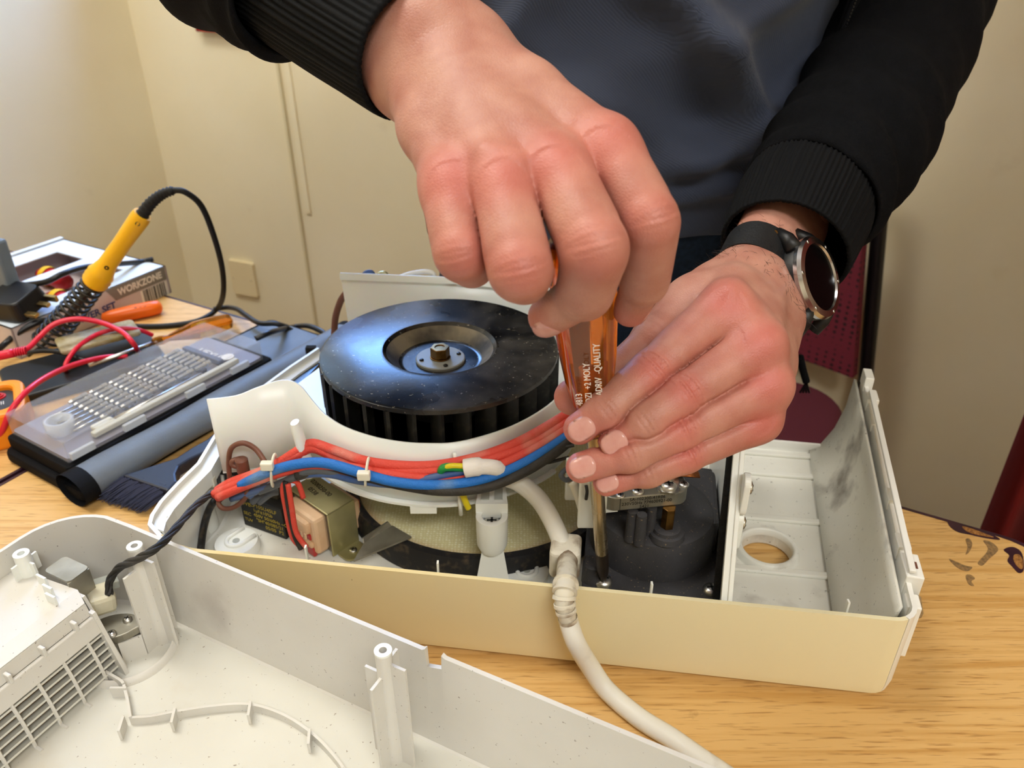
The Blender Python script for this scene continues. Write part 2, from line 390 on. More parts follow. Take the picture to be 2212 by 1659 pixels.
def table(name, label, a0, a1, depth, rad, rr):
    t = thing(name, label, 'table', tpt((a0 + a1) / 2, depth / 2, -T))
    mt = frame(tpt(0, 0), ta)
    def outline(gr):
        x0, x1, y0, y1 = a0 - gr, a1 + gr, -depth - gr, gr; out = []
        for (cx, cy, an, r) in ((x1 - rr[1], y1 - rr[1], 0, rr[1]), (x0 + rr[0], y1 - rr[0], 90, rr[0]), (x0 + rr[0], y0 + rr[0], 180, rr[0]), (x1 - rr[1], y0 + rr[1], 270, rr[1])):
            for i in range(9):
                q = math.radians(an + 90 * i / 8); out.append((cx + r * math.cos(q), cy + r * math.sin(q)))
        return out
    MB().prism(outline(-.003), -.024, 0, mt).build('tabletop', 'oak_laminate', t)
    e = MB(); o1, o2 = outline(0), outline(-.003); n = len(o1)
    vs = [(p[0], p[1], z) for z in (-.026, .0004) for p in o1] + [(p[0], p[1], z) for z in (-.026, .0004) for p in o2]; fs = []
    for i in range(n):
        j = (i + 1) % n; fs += [(i, j, n + j, n + i), (2 * n + j, 2 * n + i, 3 * n + i, 3 * n + j), (n + i, n + j, 3 * n + j, 3 * n + i)]
    e.add(vs, fs, mt); e.build('edge_band', 'table_edging', t)
    for (x, y) in ((a0 + .07, -.07), (a1 - .07, -.07), (a0 + .07, -depth + .07), (a1 - .07, -depth + .07)):
        MB().tube([mt @ Vector((x, y, -T)), mt @ Vector((x, y, -.025))], .016, 14).build('leg', 'leg_metal', t, smooth=True, auto=40)
    ap = MB()
    for (x, y, lx, ly) in (((a0 + a1) / 2, -.07, a1 - a0 - .14, .022), ((a0 + a1) / 2, -depth + .07, a1 - a0 - .14, .022), (a0 + .07, -depth / 2, .022, depth - .14), (a1 - .07, -depth / 2, .022, depth - .14)):
        ap.box((x, y, -.045), (lx, ly, .038), mt)
    ap.build('under_frame', 'leg_metal', t)
    return t, mt
# the seam between the two tables passes below the black pouch
sd = (P(58, 1011) - tf); seam_a = sd.dot(ta)
t1, t1m = table('table', 'oak laminate work table with dark worn edging under the opened appliance', seam_a + .002, .062, .75, .03, (.03, .045))
table('table', 'oak laminate side table holding the soldering iron and tool boxes', seam_a - 1.1, seam_a - .002, .75, .03, (.03, .03))
# chipped places along the rounded far corner where the laminate has come off
def closed(c, n=4): return [tuple(p)[:2] for p in spline([(x, y, 0) for x, y in c[-1:] + c + c[:2]], n)[n:-n - 1]]
def decal(c, z, name, m): MB().prism([tuple(P(x, y)[:2]) for x, y in reversed(closed(c))], .0001, z, None).build(name, m, t1)
decal([(2046, 1124), (2062, 1128), (2100, 1140), (2140, 1154), (2160, 1166), (2130, 1163), (2098, 1156), (2070, 1150), (2052, 1138)], .0004, 'chip_border', 'table_edging')
decal([(2078, 1138), (2104, 1145), (2130, 1155), (2146, 1162), (2118, 1158), (2090, 1150)], .0007, 'chip', 'chipboard')
decal([(2168, 1188), (2186, 1182), (2203, 1190), (2210, 1206), (2211, 1232), (2200, 1238), (2186, 1224), (2176, 1212), (2180, 1200)], .0004, 'chip_border', 'table_edging')
decal([(2190, 1200), (2202, 1200), (2209, 1214), (2208, 1230), (2198, 1226), (2189, 1212)], .0007, 'chip', 'chipboard')
mat('ink_stain', '9C7A4C', .6, col2='6E573C', scale=420)
for c in ([(2086, 1166), (2094, 1164), (2100, 1176), (2094, 1192), (2086, 1198), (2090, 1182)], [(2124, 1168), (2142, 1172), (2156, 1186), (2150, 1196), (2136, 1208), (2122, 1222), (2112, 1216), (2128, 1198), (2134, 1184)],
          [(2050, 1208), (2066, 1214), (2084, 1222), (2100, 1226), (2090, 1234), (2074, 1230), (2060, 1220)], [(2086, 1244), (2096, 1242), (2106, 1250), (2098, 1256), (2104, 1266), (2092, 1262)]):
    decal(c, .0003, 'ink_stain', 'ink_stain')
# ================================================================== opened appliance lying on the table
BO = Vector((-.201, .388, 0)); e1 = (Vector((.237, .328, 0)) - BO).normalized(); e2 = Vector((-e1.y, e1.x, 0)); BL = .442
def B(u, v, z=0.0): return BO + e1 * u + e2 * v + Vector((0, 0, z))
bm_ = frame(BO, e1)                                           # local (u, v, z) of the base shell
app = thing('dehumidifier_base', 'yellowed cream appliance base opened on the table with fan wheel and wiring exposed', 'appliance', B(BL / 2, .12, 0))
FZ = .012                                                     # inside floor of the shell
mat('shell_white', 'E9E8E0', .4, col2='E2E0D6', scale=15, dirt=[('6B5846', 20, .6, .74, .6), ('4A3B2E', 330, .67, .73, .6)])
mat('shell_side', 'EFEEE9', .35)
mat('scroll_plastic', 'ECEEEC', .3, sss=.15, spec=.5, dirt=[('A79C8C', 22, .6, .8, .35)])
mat('fan_black', '0C0C0D', .20, col2='2A2825', scale=18, thr=(.4, .62), rough2=.34, dirt=[('6B655A', 34, .50, .72, .38), ('A8A190', 420, .665, .71, .8)], bump=.04, bscale=300)
mat('dish_dust', '3A362F', .6, col2='8C8068', scale=26, thr=(.42, .62)); mat('blade_black', '1C1B18', .4, dirt=[('5C5648', 90, .55, .75, .55)])
mat('desiccant', 'C9C183', .9, col2='B4A866', scale=25, bump=0)
mat('motor_black', '353436', .6, col2='414044', scale=30, dirt=[('8E7B5E', 700, .66, .7, .8), ('3A3733', 40, .5, .8, .5)], bump=.2, bscale=500)
mat('zinc', 'A8A498', .42, .75, col2='8B877A', scale=40); mat('zinc_yellow', 'C4BC8E', .36, .65, col2='A8A070', scale=22)
mat('bobbin', 'E9C9A6', .45, sss=.1, col2='D8AE86', scale=30); mat('tape_red', 'B3302E', .35)
mat('cap_black', '1B1B1A', .5); mat('print_yellow', 'B8A23A', .6)
mat('wire_red', 'D9493A', .6, col2='D98C7C', scale=30, thr=(.5, .7), bump=.6, bscale=900); mat('wire_blue', '1F6FC4', .55, col2='6E8FB4', scale=26, thr=(.52, .7), bump=.6, bscale=900)
mat('wire_black', '161616', .6, col2='37332E', scale=30, bump=.5, bscale=900); mat('wire_brown', '6E4434', .5); mat('wire_grey', '55595E', .5); mat('wire_navy', '274A86', .45, col2='5B6E92', scale=30)
mat('wire_yellow', 'D9C51E', .4); mat('wire_green', '1F8A3A', .4); mat('nylon', 'E9E4D4', .4, sss=.1); mat('cable_white', 'E4E1D8', .4, dirt=[('8F8577', 60, .55, .75, .4)])
mat('sleeve_white', 'EAE4DE', .8, bump=.3, bscale=500); mat('grey_disc', 'A6A9A2', .5); mat('foam_black', '14120F', .95, bump=1, bscale=900)
mat('rubber_dusty', '17171A', .55, dirt=[('8A7355', 160, .52, .75, .28)])
mat('strain_white', 'E0DACB', .5, col2='D8D0BE', scale=60, dirt=[('6E4E2A', 45, .5, .62, .8)])

# -------- shell: side walls, yellowed front, floor with the round opening
lc = [tuple(P(x, y, .07)[:2]) for x, y in ((690, 752), (630, 792), (570, 836), (520, 886), (470, 938), (433, 1000), (390, 1042), (352, 1083), (333, 1112), (328, 1130))]
flc = [BO + e1 * (-.030) + e2 * .010, BO + e1 * (-.018) + e2 * .003, BO + e1 * (-.006) + e2 * .0005]
side_l = [Vector((p[0], p[1], 0)) for p in lc] + flc
fr0, fr1 = B(0, 0), B(BL - .016, 0)
cor = [B(BL - .016 + .013 * math.sin(a), .013 - .013 * math.cos(a)) for a in [math.radians(x) for x in range(0, 91, 15)]]
rb_ = Vector((.292, .578, 0)); rdir = (rb_ - cor[-1]).normalized()
side_r = [cor[-1] + (rb_ - cor[-1]) * t for t in (0.05, .25, .5, .75, 1.0)]
def wall_strip_(pts, tops, name, m, inward, th=.0028, bottom=True, **k):
    """a moulded wall: rounded foot, straight side, thin rim"""
    N = len(pts); rows = [[], [], [], [], []]
    for i, p in enumerate(pts):
        t = (pts[min(i + 1, N - 1)] - pts[max(i - 1, 0)]).normalized(); nin = Vector((-t.y, t.x, 0)) * inward
        tp = tops[i] if isinstance(tops, list) else tops
        rows[0].append(p + nin * .012 + Vector((0, 0, .0036))); rows[1].append(p + nin * .005 + Vector((0, 0, .0042))); rows[2].append(p + nin * .0015 + Vector((0, 0, .0068)))
        rows[3].append(p + nin * .0006 + Vector((0, 0, .012))); rows[4].append(p + Vector((0, 0, tp)))
    return MB().sheet(rows, th if inward * 1 else th).build(name, m, app, smooth=True, auto=35, **k)
wall_strip_(flc + [fr0 + (fr1 - fr0) * (i / 24) for i in range(25)] + cor[:3], .07, 'front_wall', 'yellowed_plastic', 1, -.0028)
wall_strip_(cor[2:] + side_r, [.07] * 6 + [.074, .078, .084, .090], 'side_wall', 'shell_side', 1, -.0028)
wall_strip_(side_l, [.07] * len(side_l), 'side_wall', 'shell_side', 1, -.0028)
# rim ledge running inside the left wall
lg = MB(); 
lg.sheet([[p + Vector((0, 0, .066)) for p in side_l[:10]], [p + e1 * .007 + Vector((0, 0, .064)) for p in side_l[:10]], [p + e1 * .0075 + Vector((0, 0, .052)) for p in side_l[:10]]], .0015); lg.build('rim_ledge', 'clean_white', app)
backp = [rb_ + (Vector((-.178, .655, 0)) - rb_) * t for t in (0, .25, .5, .75, 1)]
MB().sheet([[p + Vector((0, 0, .001)) for p in backp], [p + Vector((0, 0, .018)) for p in backp]], .003).build('back_lip', 'shell_side', app)
inn = lambda p, d: (p[0] + d * e2.x, p[1] + d * e2.y)
hole = P(1655, 1193, .008)
outer = [tuple((B(.006, .006))[:2]), tuple(B(BL - .014, .004)[:2]), tuple((cor[-1] - e1 * .004)[:2]), tuple((rb_ - e1 * .004)[:2]), (-.176, .65)] + [(p[0] + .006, p[1] + .002) for p in lc[1:]] + [tuple((flc[0] + e2 * .005)[:2])]
hc = circ(hole.x, hole.y, .0185, 40)
MB().plate(list(outer), [hc], .0012, FZ - .003).build('shell_floor', 'shell_white', app)
MB().lathe([(.0185, FZ - .0032), (.0185, FZ + .002), (.0205, FZ + .0035), (.0225, FZ + .001), (.024, FZ - .003)], (hole.x, hole.y, 0), n=40, close=False).build('hole_collar', 'shell_white', app, smooth=True)
# shallow steps across the tray floor right of the divider
for v in (.245, .215, .155, .095, .045):
    MB().box((.395, v, FZ - .0015), (.105, .006, .003), bm_).build('floor_rib', 'shell_white', app, bevel=.001)
# sloped inner skin of the right wall
ir = [cor[-1] - e1 * .006, rb_ - e1 * .006]
rows = []
for k, (dz, dx) in enumerate(((.0105, .022), (.016, .013), (.035, .004), (.058, -.001))):
    rows.append([ir[0] + (ir[1] - ir[0]) * t - e1 * dx + Vector((0, 0, dz)) for t in (0, .2, .4, .6, .8, 1)])
rows.append([ir[0] + (ir[1] - ir[0]) * t + e1 * .0022 + Vector((0, 0, .066 + .019 * t)) for t in (0, .2, .4, .6, .8, 1)])
mat('shell_grimy', 'E4E2D8', .45, col2='DCD9CD', scale=15, dirt=[('57483A', 24, .54, .70, .75), ('4A3B2E', 330, .66, .72, .6)])
MB().sheet(rows, .002).build('inner_skin', 'shell_grimy', app, smooth=True)
# ledge and snap clips on the outside of the right wall
rl = [cor[-1] + (rb_ - cor[-1]) * t for t in (.12, 1.0)]
rm_ = frame(cor[-1], rdir); RL = (rb_ - cor[-1]).length
def rz(t): return .07 + .02 * t
for (t0, t1, w_, z0, z1) in ((.0, .05, .008, -.045, -.004), (.07, .16, .0105, -.016, .003), (.18, .24, .008, -.010, .001), (.36, .42, .007, -.008, .001), (.72, .76, .006, -.008, -.001), (.84, .91, .009, -.010, .0015), (.93, 1.0, .007, -.006, .007)):
    mb = MB(); c = (t0 + t1) / 2
    mb.box((c * RL, -w_ / 2 + .001, rz(c) + (z0 + z1) / 2), ((t1 - t0) * RL, w_, z1 - z0), rm_)
    o = mb.build('snap_clip', 'shell_side', app, bevel=.0008)
    if abs(t0 - .07) < .01: MB().box((c * RL, -w_ / 2, rz(c) + z1), (.006, .0035, .0006), rm_).build('clip_hole', 'wire_brown', o)
MB().box((.5 * RL, -.0035, .058), (.78 * RL, .0025, .003), rm_).build('outer_ledge', 'shell_side', app, bevel=.0008)
MB().box((.5 * RL, -.0022, .076), (.80 * RL, .004, .0025), rm_ @ Matrix.Rotation(-.075, 4, 'Y')).build('outer_ledge', 'shell_side', app, bevel=.0006)
# torn film of adhesive tape in the front right corner
mat('tape_film', 'C8B795', .25, trans=.75, alpha=.55, bump=.8, bscale=80)
c0 = [P(1925, 1225, .055), P(1960, 1265, .05), P(1990, 1290, .066)]; c1_ = [P(1930, 1255, .05), P(1945, 1300, .045), P(1995, 1325, .062)]; c2_ = [P(1962, 1290, .03), P(1968, 1335, .035), P(1990, 1335, .06)]
MB().sheet([spline(c0, 5), spline(c1_, 5), spline(c2_, 5)], .0003).build('tape_scrap', 'tape_film', app, smooth=True)
# mounting pads and small pins
def pad(c, r, ang):
    mt = frame(Vector((c.x, c.y, FZ - .003)), (math.cos(ang), math.sin(ang), 0)); mb = MB()
    mb.lathe([(r, 0), (r, .006), (r * .94, .0085), (r * .55, .009), (0, .009)], (c.x, c.y, FZ - .003), n=32)
    o = mb.build('mount_pad', 'clean_white', app, smooth=True, auto=40)
    u = MB(); pts = [mt @ Vector((x, y, .0095)) for x, y in [(-r * .75, r * .42), (-.1 * r, r * .42)] + [(r * .42 * math.sin(t), r * .42 * math.cos(t)) for t in [math.pi * i / 10 for i in range(0, 11)]] + [(-.1 * r, -r * .42), (-r * .75, -r * .42)]]
    u.tube(pts, r * .1, 8).build('rib', 'clean_white', o, smooth=True)
    u = MB(); u.lathe([(r * .16, .0088), (r * .16, .0094), (0, .0094)], (c.x, c.y, FZ - .003), n=14); u.build('pin_hole', 'grey_disc', o)
pad(P(510, 1168, .018), .0165, -2.2); pad(P(1138, 1232, .018), .0165, -1.6)
for (x, y) in ((662, 1203), (946, 1237), (1406, 1283), (1828, 1322)):
    p = P(x, y, .066); p = Vector((p.x, p.y, 0)) + e2 * .001
    MB().box((p.x, p.y, .066), (.0012, .003, .016)).build('rim_pin', 'clean_white', app)
# screw boss at the left corner
bc = P(418, 1058, .045)
bo = MB().lathe([(.0125, FZ - .003), (.0115, .034), (.0115, .040), (.0095, .041), (.0085, .037), (.004, .036), (.0035, .030), (0, .030)], (bc.x, bc.y, 0), n=28).build('screw_boss', 'clean_white', app, smooth=True, auto=35)
MB().prism([tuple(P(x, y, .03)[:2]) for x, y in ((362, 1088), (438, 1094), (448, 1072), (432, 1050), (395, 1045))], FZ - .003, .030).build('boss_base', 'clean_white', app, bevel=.001)
for (x, y) in ((342, 1122), (400, 1042)):
    p = P(x, y, .062); MB().box((p.x + .004, p.y, .056), (.006, .002, .018)).build('rim_tab', 'clean_white', app, bevel=.0006)

# -------- divider with foam seal
dv0 = PY(1577, 1299, .346); dv0.z = FZ - .003; dtop = PY(1598, 959, .400)
dmt = frame(Vector((dv0.x, dv0.y, 0)), e2 * 1.0 + e1 * .05)
prof = [(0, FZ - .003), (0, .066), ((dtop - dv0).dot(e2), dtop.z), (.125, .150), (.19, .148), (.205, .09), (.205, FZ - .003)]
dvd = Matrix.Identity(4); ax = (e2 + e1 * .05).normalized()
for i in range(3): dvd[i][0], dvd[i][1], dvd[i][2], dvd[i][3] = ax[i], (0, 0, 1)[i], ax.cross(Vector((0, 0, 1)))[i], (dv0.x, dv0.y, 0)[i]
div = MB().prism(prof, -.0014, .0014, dvd).build('divider_wall', 'clean_white', app, bevel=.0006)
MB().prism([(0, FZ), (0, .064), ((dtop - dv0).dot(e2), dtop.z - .002), ((dtop - dv0).dot(e2) + .004, dtop.z - .004), (.006, .062), (.006, FZ)], -.005, -.0014, dvd).build('edge_rib', 'clean_white', div)
fo = MB(); fpts = [(.018, .016), (.03, .045), (.055, .085), (.072, .118), (.085, .128), (.10, .126)]
fo.tube([dvd @ Vector((x, y, -.0075)) for x, y in spline([(a, b, 0) for a, b in fpts], 6) for x, y in [(x, y)]] if False else [dvd @ Vector((q.x, q.y, -.0034)) for q in spline([(a, b, 0) for a, b in fpts], 6)], .0030, 8, flat=1.0)
fo.build('foam_seal', 'foam_black', div, smooth=True, auto=50)
for (x, y) in ((1602, 1060), (1609, 1138)):
    c = dvd.inverted() @ PY(x, y, dv0.y + .035); c = Vector((c.x, c.y, .0014))
    o = MB().prism(rrect(c.x - .006, c.y - .016, c.x + .006, c.y + .012, .005), .001, .005, dvd).build('clip_lug', 'clean_white', div, bevel=.0008)
    screw(o, dvd @ Vector((c.x, c.y + .003, .005)), dvd.to_3x3() @ Vector((0, 0, 1)), .0042)

# -------- moisture wheel: black ring and woven disc
DC = Vector((-.022, .531, 0)); DR = .103
ring = MB().lathe([(DR + .010, FZ - .002), (DR + .010, .026), (DR + .008, .031), (DR + .003, .032), (DR + .001, .028), (DR, .020), (DR, FZ - .002)], DC, n=96, close=False).build('wheel_ring', 'rubber_dusty', app, smooth=True, auto=40)
m = M('desiccant'); nt = m.node_tree; Lk = nt.links; bs = nt.nodes['Principled BSDF']
tc = nt.nodes.new('ShaderNodeTexCoord'); vr = nt.nodes.new('ShaderNodeTexVoronoi'); vr.inputs['Scale'].default_value = 420; vr.inputs['Randomness'].default_value = .25; Lk.new(tc.outputs['Object'], vr.inputs['Vector'])
rp = nt.nodes.new('ShaderNodeValToRGB'); Lk.new(vr.outputs['Distance'], rp.inputs[0]); rp.color_ramp.elements[0].position, rp.color_ramp.elements[1].position = .18, .5
rp.color_ramp.elements[0].color = lin('FBF7DC'); rp.color_ramp.elements[1].color = lin('E2D9A6')
gr = nt.nodes.new('ShaderNodeVectorMath'); gr.operation = 'LENGTH'; Lk.new(tc.outputs['Object'], gr.inputs[0])
r2 = nt.nodes.new('ShaderNodeValToRGB'); Lk.new(gr.outputs['Value'], r2.inputs[0]); r2.color_ramp.elements[0].position, r2.color_ramp.elements[1].position = .096, .106
r2.color_ramp.elements[0].color = (0, 0, 0, 1); r2.color_ramp.elements[1].color = (.8, .8, .8, 1)
mx = nt.nodes.new('ShaderNodeMix'); mx.data_type = 'RGBA'; Lk.new(r2.outputs[0], mx.inputs[0]); Lk.new(rp.outputs[0], mx.inputs[6]); mx.inputs[7].default_value = lin('C08A5E'); Lk.new(mx.outputs[2], bs.inputs['Base Color'])
bp = nt.nodes.new('ShaderNodeBump'); bp.inputs['Strength'].default_value = .5; bp.inputs['Distance'].default_value = .0008; Lk.new(vr.outputs['Distance'], bp.inputs['Height']); bp.invert = True; Lk.new(bp.outputs[0], bs.inputs['Normal'])
dsc = MB().lathe([(0, .0265), (DR * .5, .0265), (DR + .0005, .0265), (DR + .0005, .016)], DC, n=96).build('woven_disc', 'desiccant', app)

# -------- fan housing (scroll) of milky plastic
CW = Vector((-.054, .5295, 0))
arc = [(-.209, .466, .134), (-.190, .470, .1345), (-.176, .474, .1385), (-.160, .481, .1405), (-.149, .479, .138), (-.139, .470, .131), (-.128, .459, .126), (-.112, .447, .1235), (-.09, .4365, .1225), (-.07, .4315, .1220), (-.054, .4302, .1220), (-.038, .4312, .1220),
       (-.020, .436, .1235), (0, .4445, .126), (.018, .457, .129), (.032, .472, .132), (.043, .492, .136), (.049, .515, .140), (.050, .545, .145), (.046, .58, .15)]
ap = spline([(a, b, 0) for a, b, _ in arc], 4); az = spline([(i, c, 0) for i, (_, _, c) in enumerate(arc)], 4)
rows = [[Vector((p.x, p.y, .073)) for p in ap], [Vector((p.x, p.y, .098)) for p in ap], [Vector((p.x, p.y, z.y)) for p, z in zip(ap, az)]]
sc = MB().sheet(rows, .0016).build('scroll_wall', 'scroll_plastic', app, smooth=True)
plt = [(p.x, p.y) for p in ap] + [(.046, .652), (-.155, .655), (-.198, .56)]
MB().prism(plt, .0715, .0735).build('scroll_floor', 'scroll_plastic', sc)
fl = [Vector((p.x, p.y, 0)) for p in ap[20:60]]
MB().sheet([[p + Vector((0, 0, .0725)) for p in fl], [p + (p - CW).normalized() * .004 + Vector((0, 0, .0725)) for p in fl]], .002).build('scroll_flange', 'scroll_plastic', sc)
tl, tr_ = PY(735, 590, .65), PY(1205, 626, .65)
MB().sheet([[Vector((tl.x + .003, .650, .073)), Vector((-.05, .664, .073)), Vector((.045, .655, .073))], [Vector((tl.x, .650, tl.z)), Vector((-.05, .664, tl.z - .010)), Vector((.045, .655, tr_.z))]], .0016).build('scroll_back', 'scroll_plastic', sc, smooth=True)
MB().sheet([[Vector((tl.x - .0005, .649, tl.z)), Vector((-.05, .663, tl.z - .010)), Vector((.045, .654, tr_.z))], [Vector((tl.x, .647, tl.z - .005)), Vector((-.05, .661, tl.z - .015)), Vector((.045, .652, tr_.z - .005))]], .0015).build('scroll_rim', 'scroll_plastic', sc)
# posts and pegs on the scroll
pp = PY(655, 912, .462); pb = Vector((pp.x + .004, .447, .085)); pt = Vector((pp.x - .001, .447, PY(652, 912, .447).z))
MB().tube([pb, pb + (pt - pb) * .9, pt], [.0058, .0050, .0042], 14, flat=.7).build('cable_post', 'clean_white', app, smooth=True, auto=50)
for (x0, y0, x1, y1, yy) in ((982, 978, 986, 1000, .428), (992, 1060, 996, 1112, .425)):
    a, b = PY(x0, y0, yy), PY(x1, y1, yy); MB().tube([b, a], .0015, 8).build('cable_peg', 'clean_white', app, smooth=True)
tbx = PY(915, 1090, .43); MB().box((tbx.x, tbx.y - .001, .0695), (.018, .004, .006)).build('scroll_tab', 'clean_white', app)
# screw tower
tw = P(1065, 1240, FZ); tw.y -= .011; tz = .073
to = MB()
to.prism([(tw.x - .013, tw.y - .004), (tw.x + .013, tw.y - .004), (tw.x + .011, tw.y + .010), (tw.x - .011, tw.y + .010)], FZ - .003, .048, top=[(tw.x - .0065, tw.y - .001), (tw.x + .0075, tw.y - .001), (tw.x + .006, tw.y + .010), (tw.x - .005, tw.y + .010)])
to.lathe([(.0085, .044), (.0105, .049), (.0108, .066), (.0108, .0725), (.0085, .073), (.0068, .0725), (.0066, .066), (0, .066)], (tw.x, tw.y + .003, 0), n=28)
to.prism([(tw.x - .0108, tw.y + .006), (tw.x + .0108, tw.y + .006), (tw.x + .009, tw.y + .026), (tw.x - .009, tw.y + .026)], .068, .080)
tow = to.build('screw_tower', 'clean_white', app, smooth=True, auto=35)
screw(tow, (tw.x, tw.y + .003, .066), (0, 0, 1), .006)
for s_ in (-.0045, .0045): MB().box((tw.x + s_, tw.y + .016, .0805), (.0055, .012, .001)).build('tower_slot', 'grey_disc', tow)

# -------- fan wheel
fan = part_empty('fan_wheel', CW + Vector((0, 0, .095)), app); FZT = .1415
MB().lathe([(.0, .1305), (.028, .1305), (.031, .131), (.0405, .1400), (.0425, FZT + .0006), (.045, FZT), (.0868, FZT), (.0884, FZT - .0008), (.0884, FZT - .004), (.0868, FZT - .0046), (.040, FZT - .0035), (.030, .128), (0, .128)], CW, n=96).build('top_plate', 'fan_black', fan, smooth=True, auto=35)
MB().lathe([(.0312, .1313), (.0400, .1398)], CW, n=96, close=False).build('dusty_dish', 'dish_dust', fan, smooth=True)
MB().lathe([(.0885, .0955), (.0885, .0995), (.072, .0995), (.072, .0955)], CW, n=72).build('lower_ring', 'blade_black', fan, smooth=True, auto=35)
NB = 30; bl0 = None
for i in range(NB):
    a = 2 * math.pi * i / NB
    if bl0 is None:
        rws = []
        for z in (.0985, FZT - .004):
            rws.append([CW + Vector((r * math.cos(t), r * math.sin(t), z)) for r, t in ((.0878, 0.0), (.083, -.055), (.0785, -.085), (.073, -.095))])
        bl0 = MB().sheet(rws, .0024).build('blade', 'blade_black', fan, smooth=True, auto=40)
        base_loc = bl0.location.copy(); continue
    o = bl0.copy(); COL.objects.link(o); o.parent = fan; o.matrix_parent_inverse = bl0.matrix_parent_inverse.copy()
    R = Matrix.Rotation(a, 4, 'Z'); d = base_loc - Vector((CW.x, CW.y, base_loc.z)); o.location = Vector((CW.x, CW.y, base_loc.z)) + R @ d; o.rotation_euler = (0, 0, a)
MB().lathe([(.0, .0755), (.034, .0755), (.034, .112), (.028, .116), (0, .116)], CW, n=40).build('fan_motor', 'motor_black', app, smooth=True, auto=35)
hub = MB().lathe([(.0186, .1303), (.0186, .1322), (.0178, .1328), (0, .1328)], CW, n=48).build('hub_disc', 'grey_disc', fan, smooth=True, auto=35)
for k in range(4):
    a = math.radians(20 + 90 * k); c = CW + Vector((.0145 * math.cos(a), .0145 * math.sin(a), 0))
    MB().lathe([(.0017, .1327), (.0017, .1336), (.0012, .1340), (0, .1340)], c, n=12).build('rivet', 'black_plastic', hub, smooth=True)
nut = MB(); nut.lathe([(.0078, .1328), (.0078, .1338)], CW, n=24); 
hx = [(.0074 * math.cos(math.radians(60 * k + 12)), .0074 * math.sin(math.radians(60 * k + 12))) for k in range(6)]
nut.plate([(CW.x + a, CW.y + b) for a, b in hx], [circ(CW.x, CW.y, .0036, 18)], .1338, .1415); nut.build('nut', 'brass', hub, bevel=.0007)
MB().lathe([(.0036, .1338), (.0036, .1408), (0, .1408)], CW, n=16).build('shaft_end', 'brass', hub, smooth=True, auto=40)
for (dx, dy, r) in ((.036, -.05, .006), (.052, -.043, .0105), (.06, -.02, .011), (-.008, .072, .003)):
    pass

# -------- black strip panel and control board along the left wall
bpn = [P(600, 832, .062), P(668, 770, .062), P(690, 775, .062), P(640, 838, .062)]
MB().prism([(p.x, p.y) for p in (bpn[0], P(640, 838, .062), P(700, 775, .062), P(664, 768, .062))], .058, .062).build('board_cover', 'fan_black', app)
MB().box((*P(672, 757, .066)[:2], .064), (.009, .006, .012), Matrix.Identity(4)).build('foam_block', 'foam_black', app)
pcb = [P(430, 1012, .05), P(520, 1022, .05), P(560, 980, .05), P(462, 968, .05)]
pb_ = MB().prism([(p.x, p.y) for p in pcb], .046, .052).build('control_board', 'cap_black', app, bevel=.0008)
for i in range(6):
    q = P(452 + i * 9, 1016 + i * 1.5, .046)
    MB().tube(spline([q + Vector((0, .01, 0)), q + Vector((0, 0, -.001)), q + Vector((.002, -.006, -.012))], 4), .0014, 8).build('lead_wire', ('wire_navy', 'cable_white', 'wire_grey', 'cable_white', 'wire_black', 'cable_white')[i], pb_, smooth=True)

# -------- capacitor
ca, cb = P(527, 1127, FZ), P(618, 1160, FZ)
cmt = frame(Vector((ca.x, ca.y, FZ - .003)), cb - ca); CWd = (cb - ca).length
cap = MB().box((CWd / 2, .012, .0145), (CWd, .024, .029), cmt).build('capacitor', 'cap_black', app, bevel=.0008)
fm = Matrix.Identity(4); fx = (cb - ca).normalized(); fn = fx.cross(Vector((0, 0, 1)))
for i in range(3): fm[i][0], fm[i][1], fm[i][2], fm[i][3] = fx[i], (0, 0, 1)[i], fn[i], (Vector((ca.x, ca.y, FZ - .003)) + fn * .0001)[i]
lettering([('CP105U45LF', .010, .0225, .0048), ('1µF±10%b', .0125, .0180, .0044), ('450V 50/60Hz ~C', .012, .0133, .0044), ('"SH"40/085/21', .014, .0088, .0044), ('05/05  P2', .022, .0040, .0046)], 'print_yellow', cap, fm)
lettering([('DVE', .0015, .0215, .005), ('SEC', .002, .012, .0045), ('TUV', .002, .006, .0042)], 'print_yellow', cap, fm, name='approval_mark')
tmn = MB().box((CWd * .62, .012, .034), (.010, .007, .012), cmt).build('terminal_clip', 'zinc', cap, bevel=.001)
MB().box((CWd * .42, .013, .033), (.008, .006, .010), cmt).build('terminal_clip', 'cap_black', cap, bevel=.001)

# -------- transformer in a zinc bracket
tq = P(707, 1113, .05); A_ = Vector((.66, .75, 0)).normalized(); B_ = Vector((-A_.y, A_.x, 0)); tw_, tl_, th_ = .0245, .047, .040
tmt = frame(Vector((tq.x, tq.y, .010)), A_)                   # local x: across (A), y: back along B
trf = part_empty('transformer', tq - Vector((0, 0, .04)), app)
MB().box((tw_ / 2, tl_ / 2, th_ / 2 - .002), (tw_ - .004, tl_ - .004, th_ - .006), tmt).build('core', 'zinc', trf, bevel=.001)
br = MB(); th2 = .0014
br.box((tw_ / 2, tl_ / 2, th_ - th2 / 2), (tw_, tl_, th2), tmt); br.box((tw_ / 2, th2 / 2, th_ / 2), (tw_, th2, th_), tmt); br.box((tw_ / 2, tl_ - th2 / 2, th_ / 2), (tw_, th2, th_), tmt)
brk = br.build('bracket', 'zinc_yellow', trf, bevel=.0012)
MB().plate(rrect(tw_ * .15, -.014, tw_ * .95, .004, .006), [circ(tw_ * .55, -.006, .0024, 16)], .0, .0014, tmt).build('mounting_ear', 'zinc_yellow', trf)
screw(trf, tmt @ Vector((tw_ * .55, -.006, .0014)), (0, 0, 1), .0032)
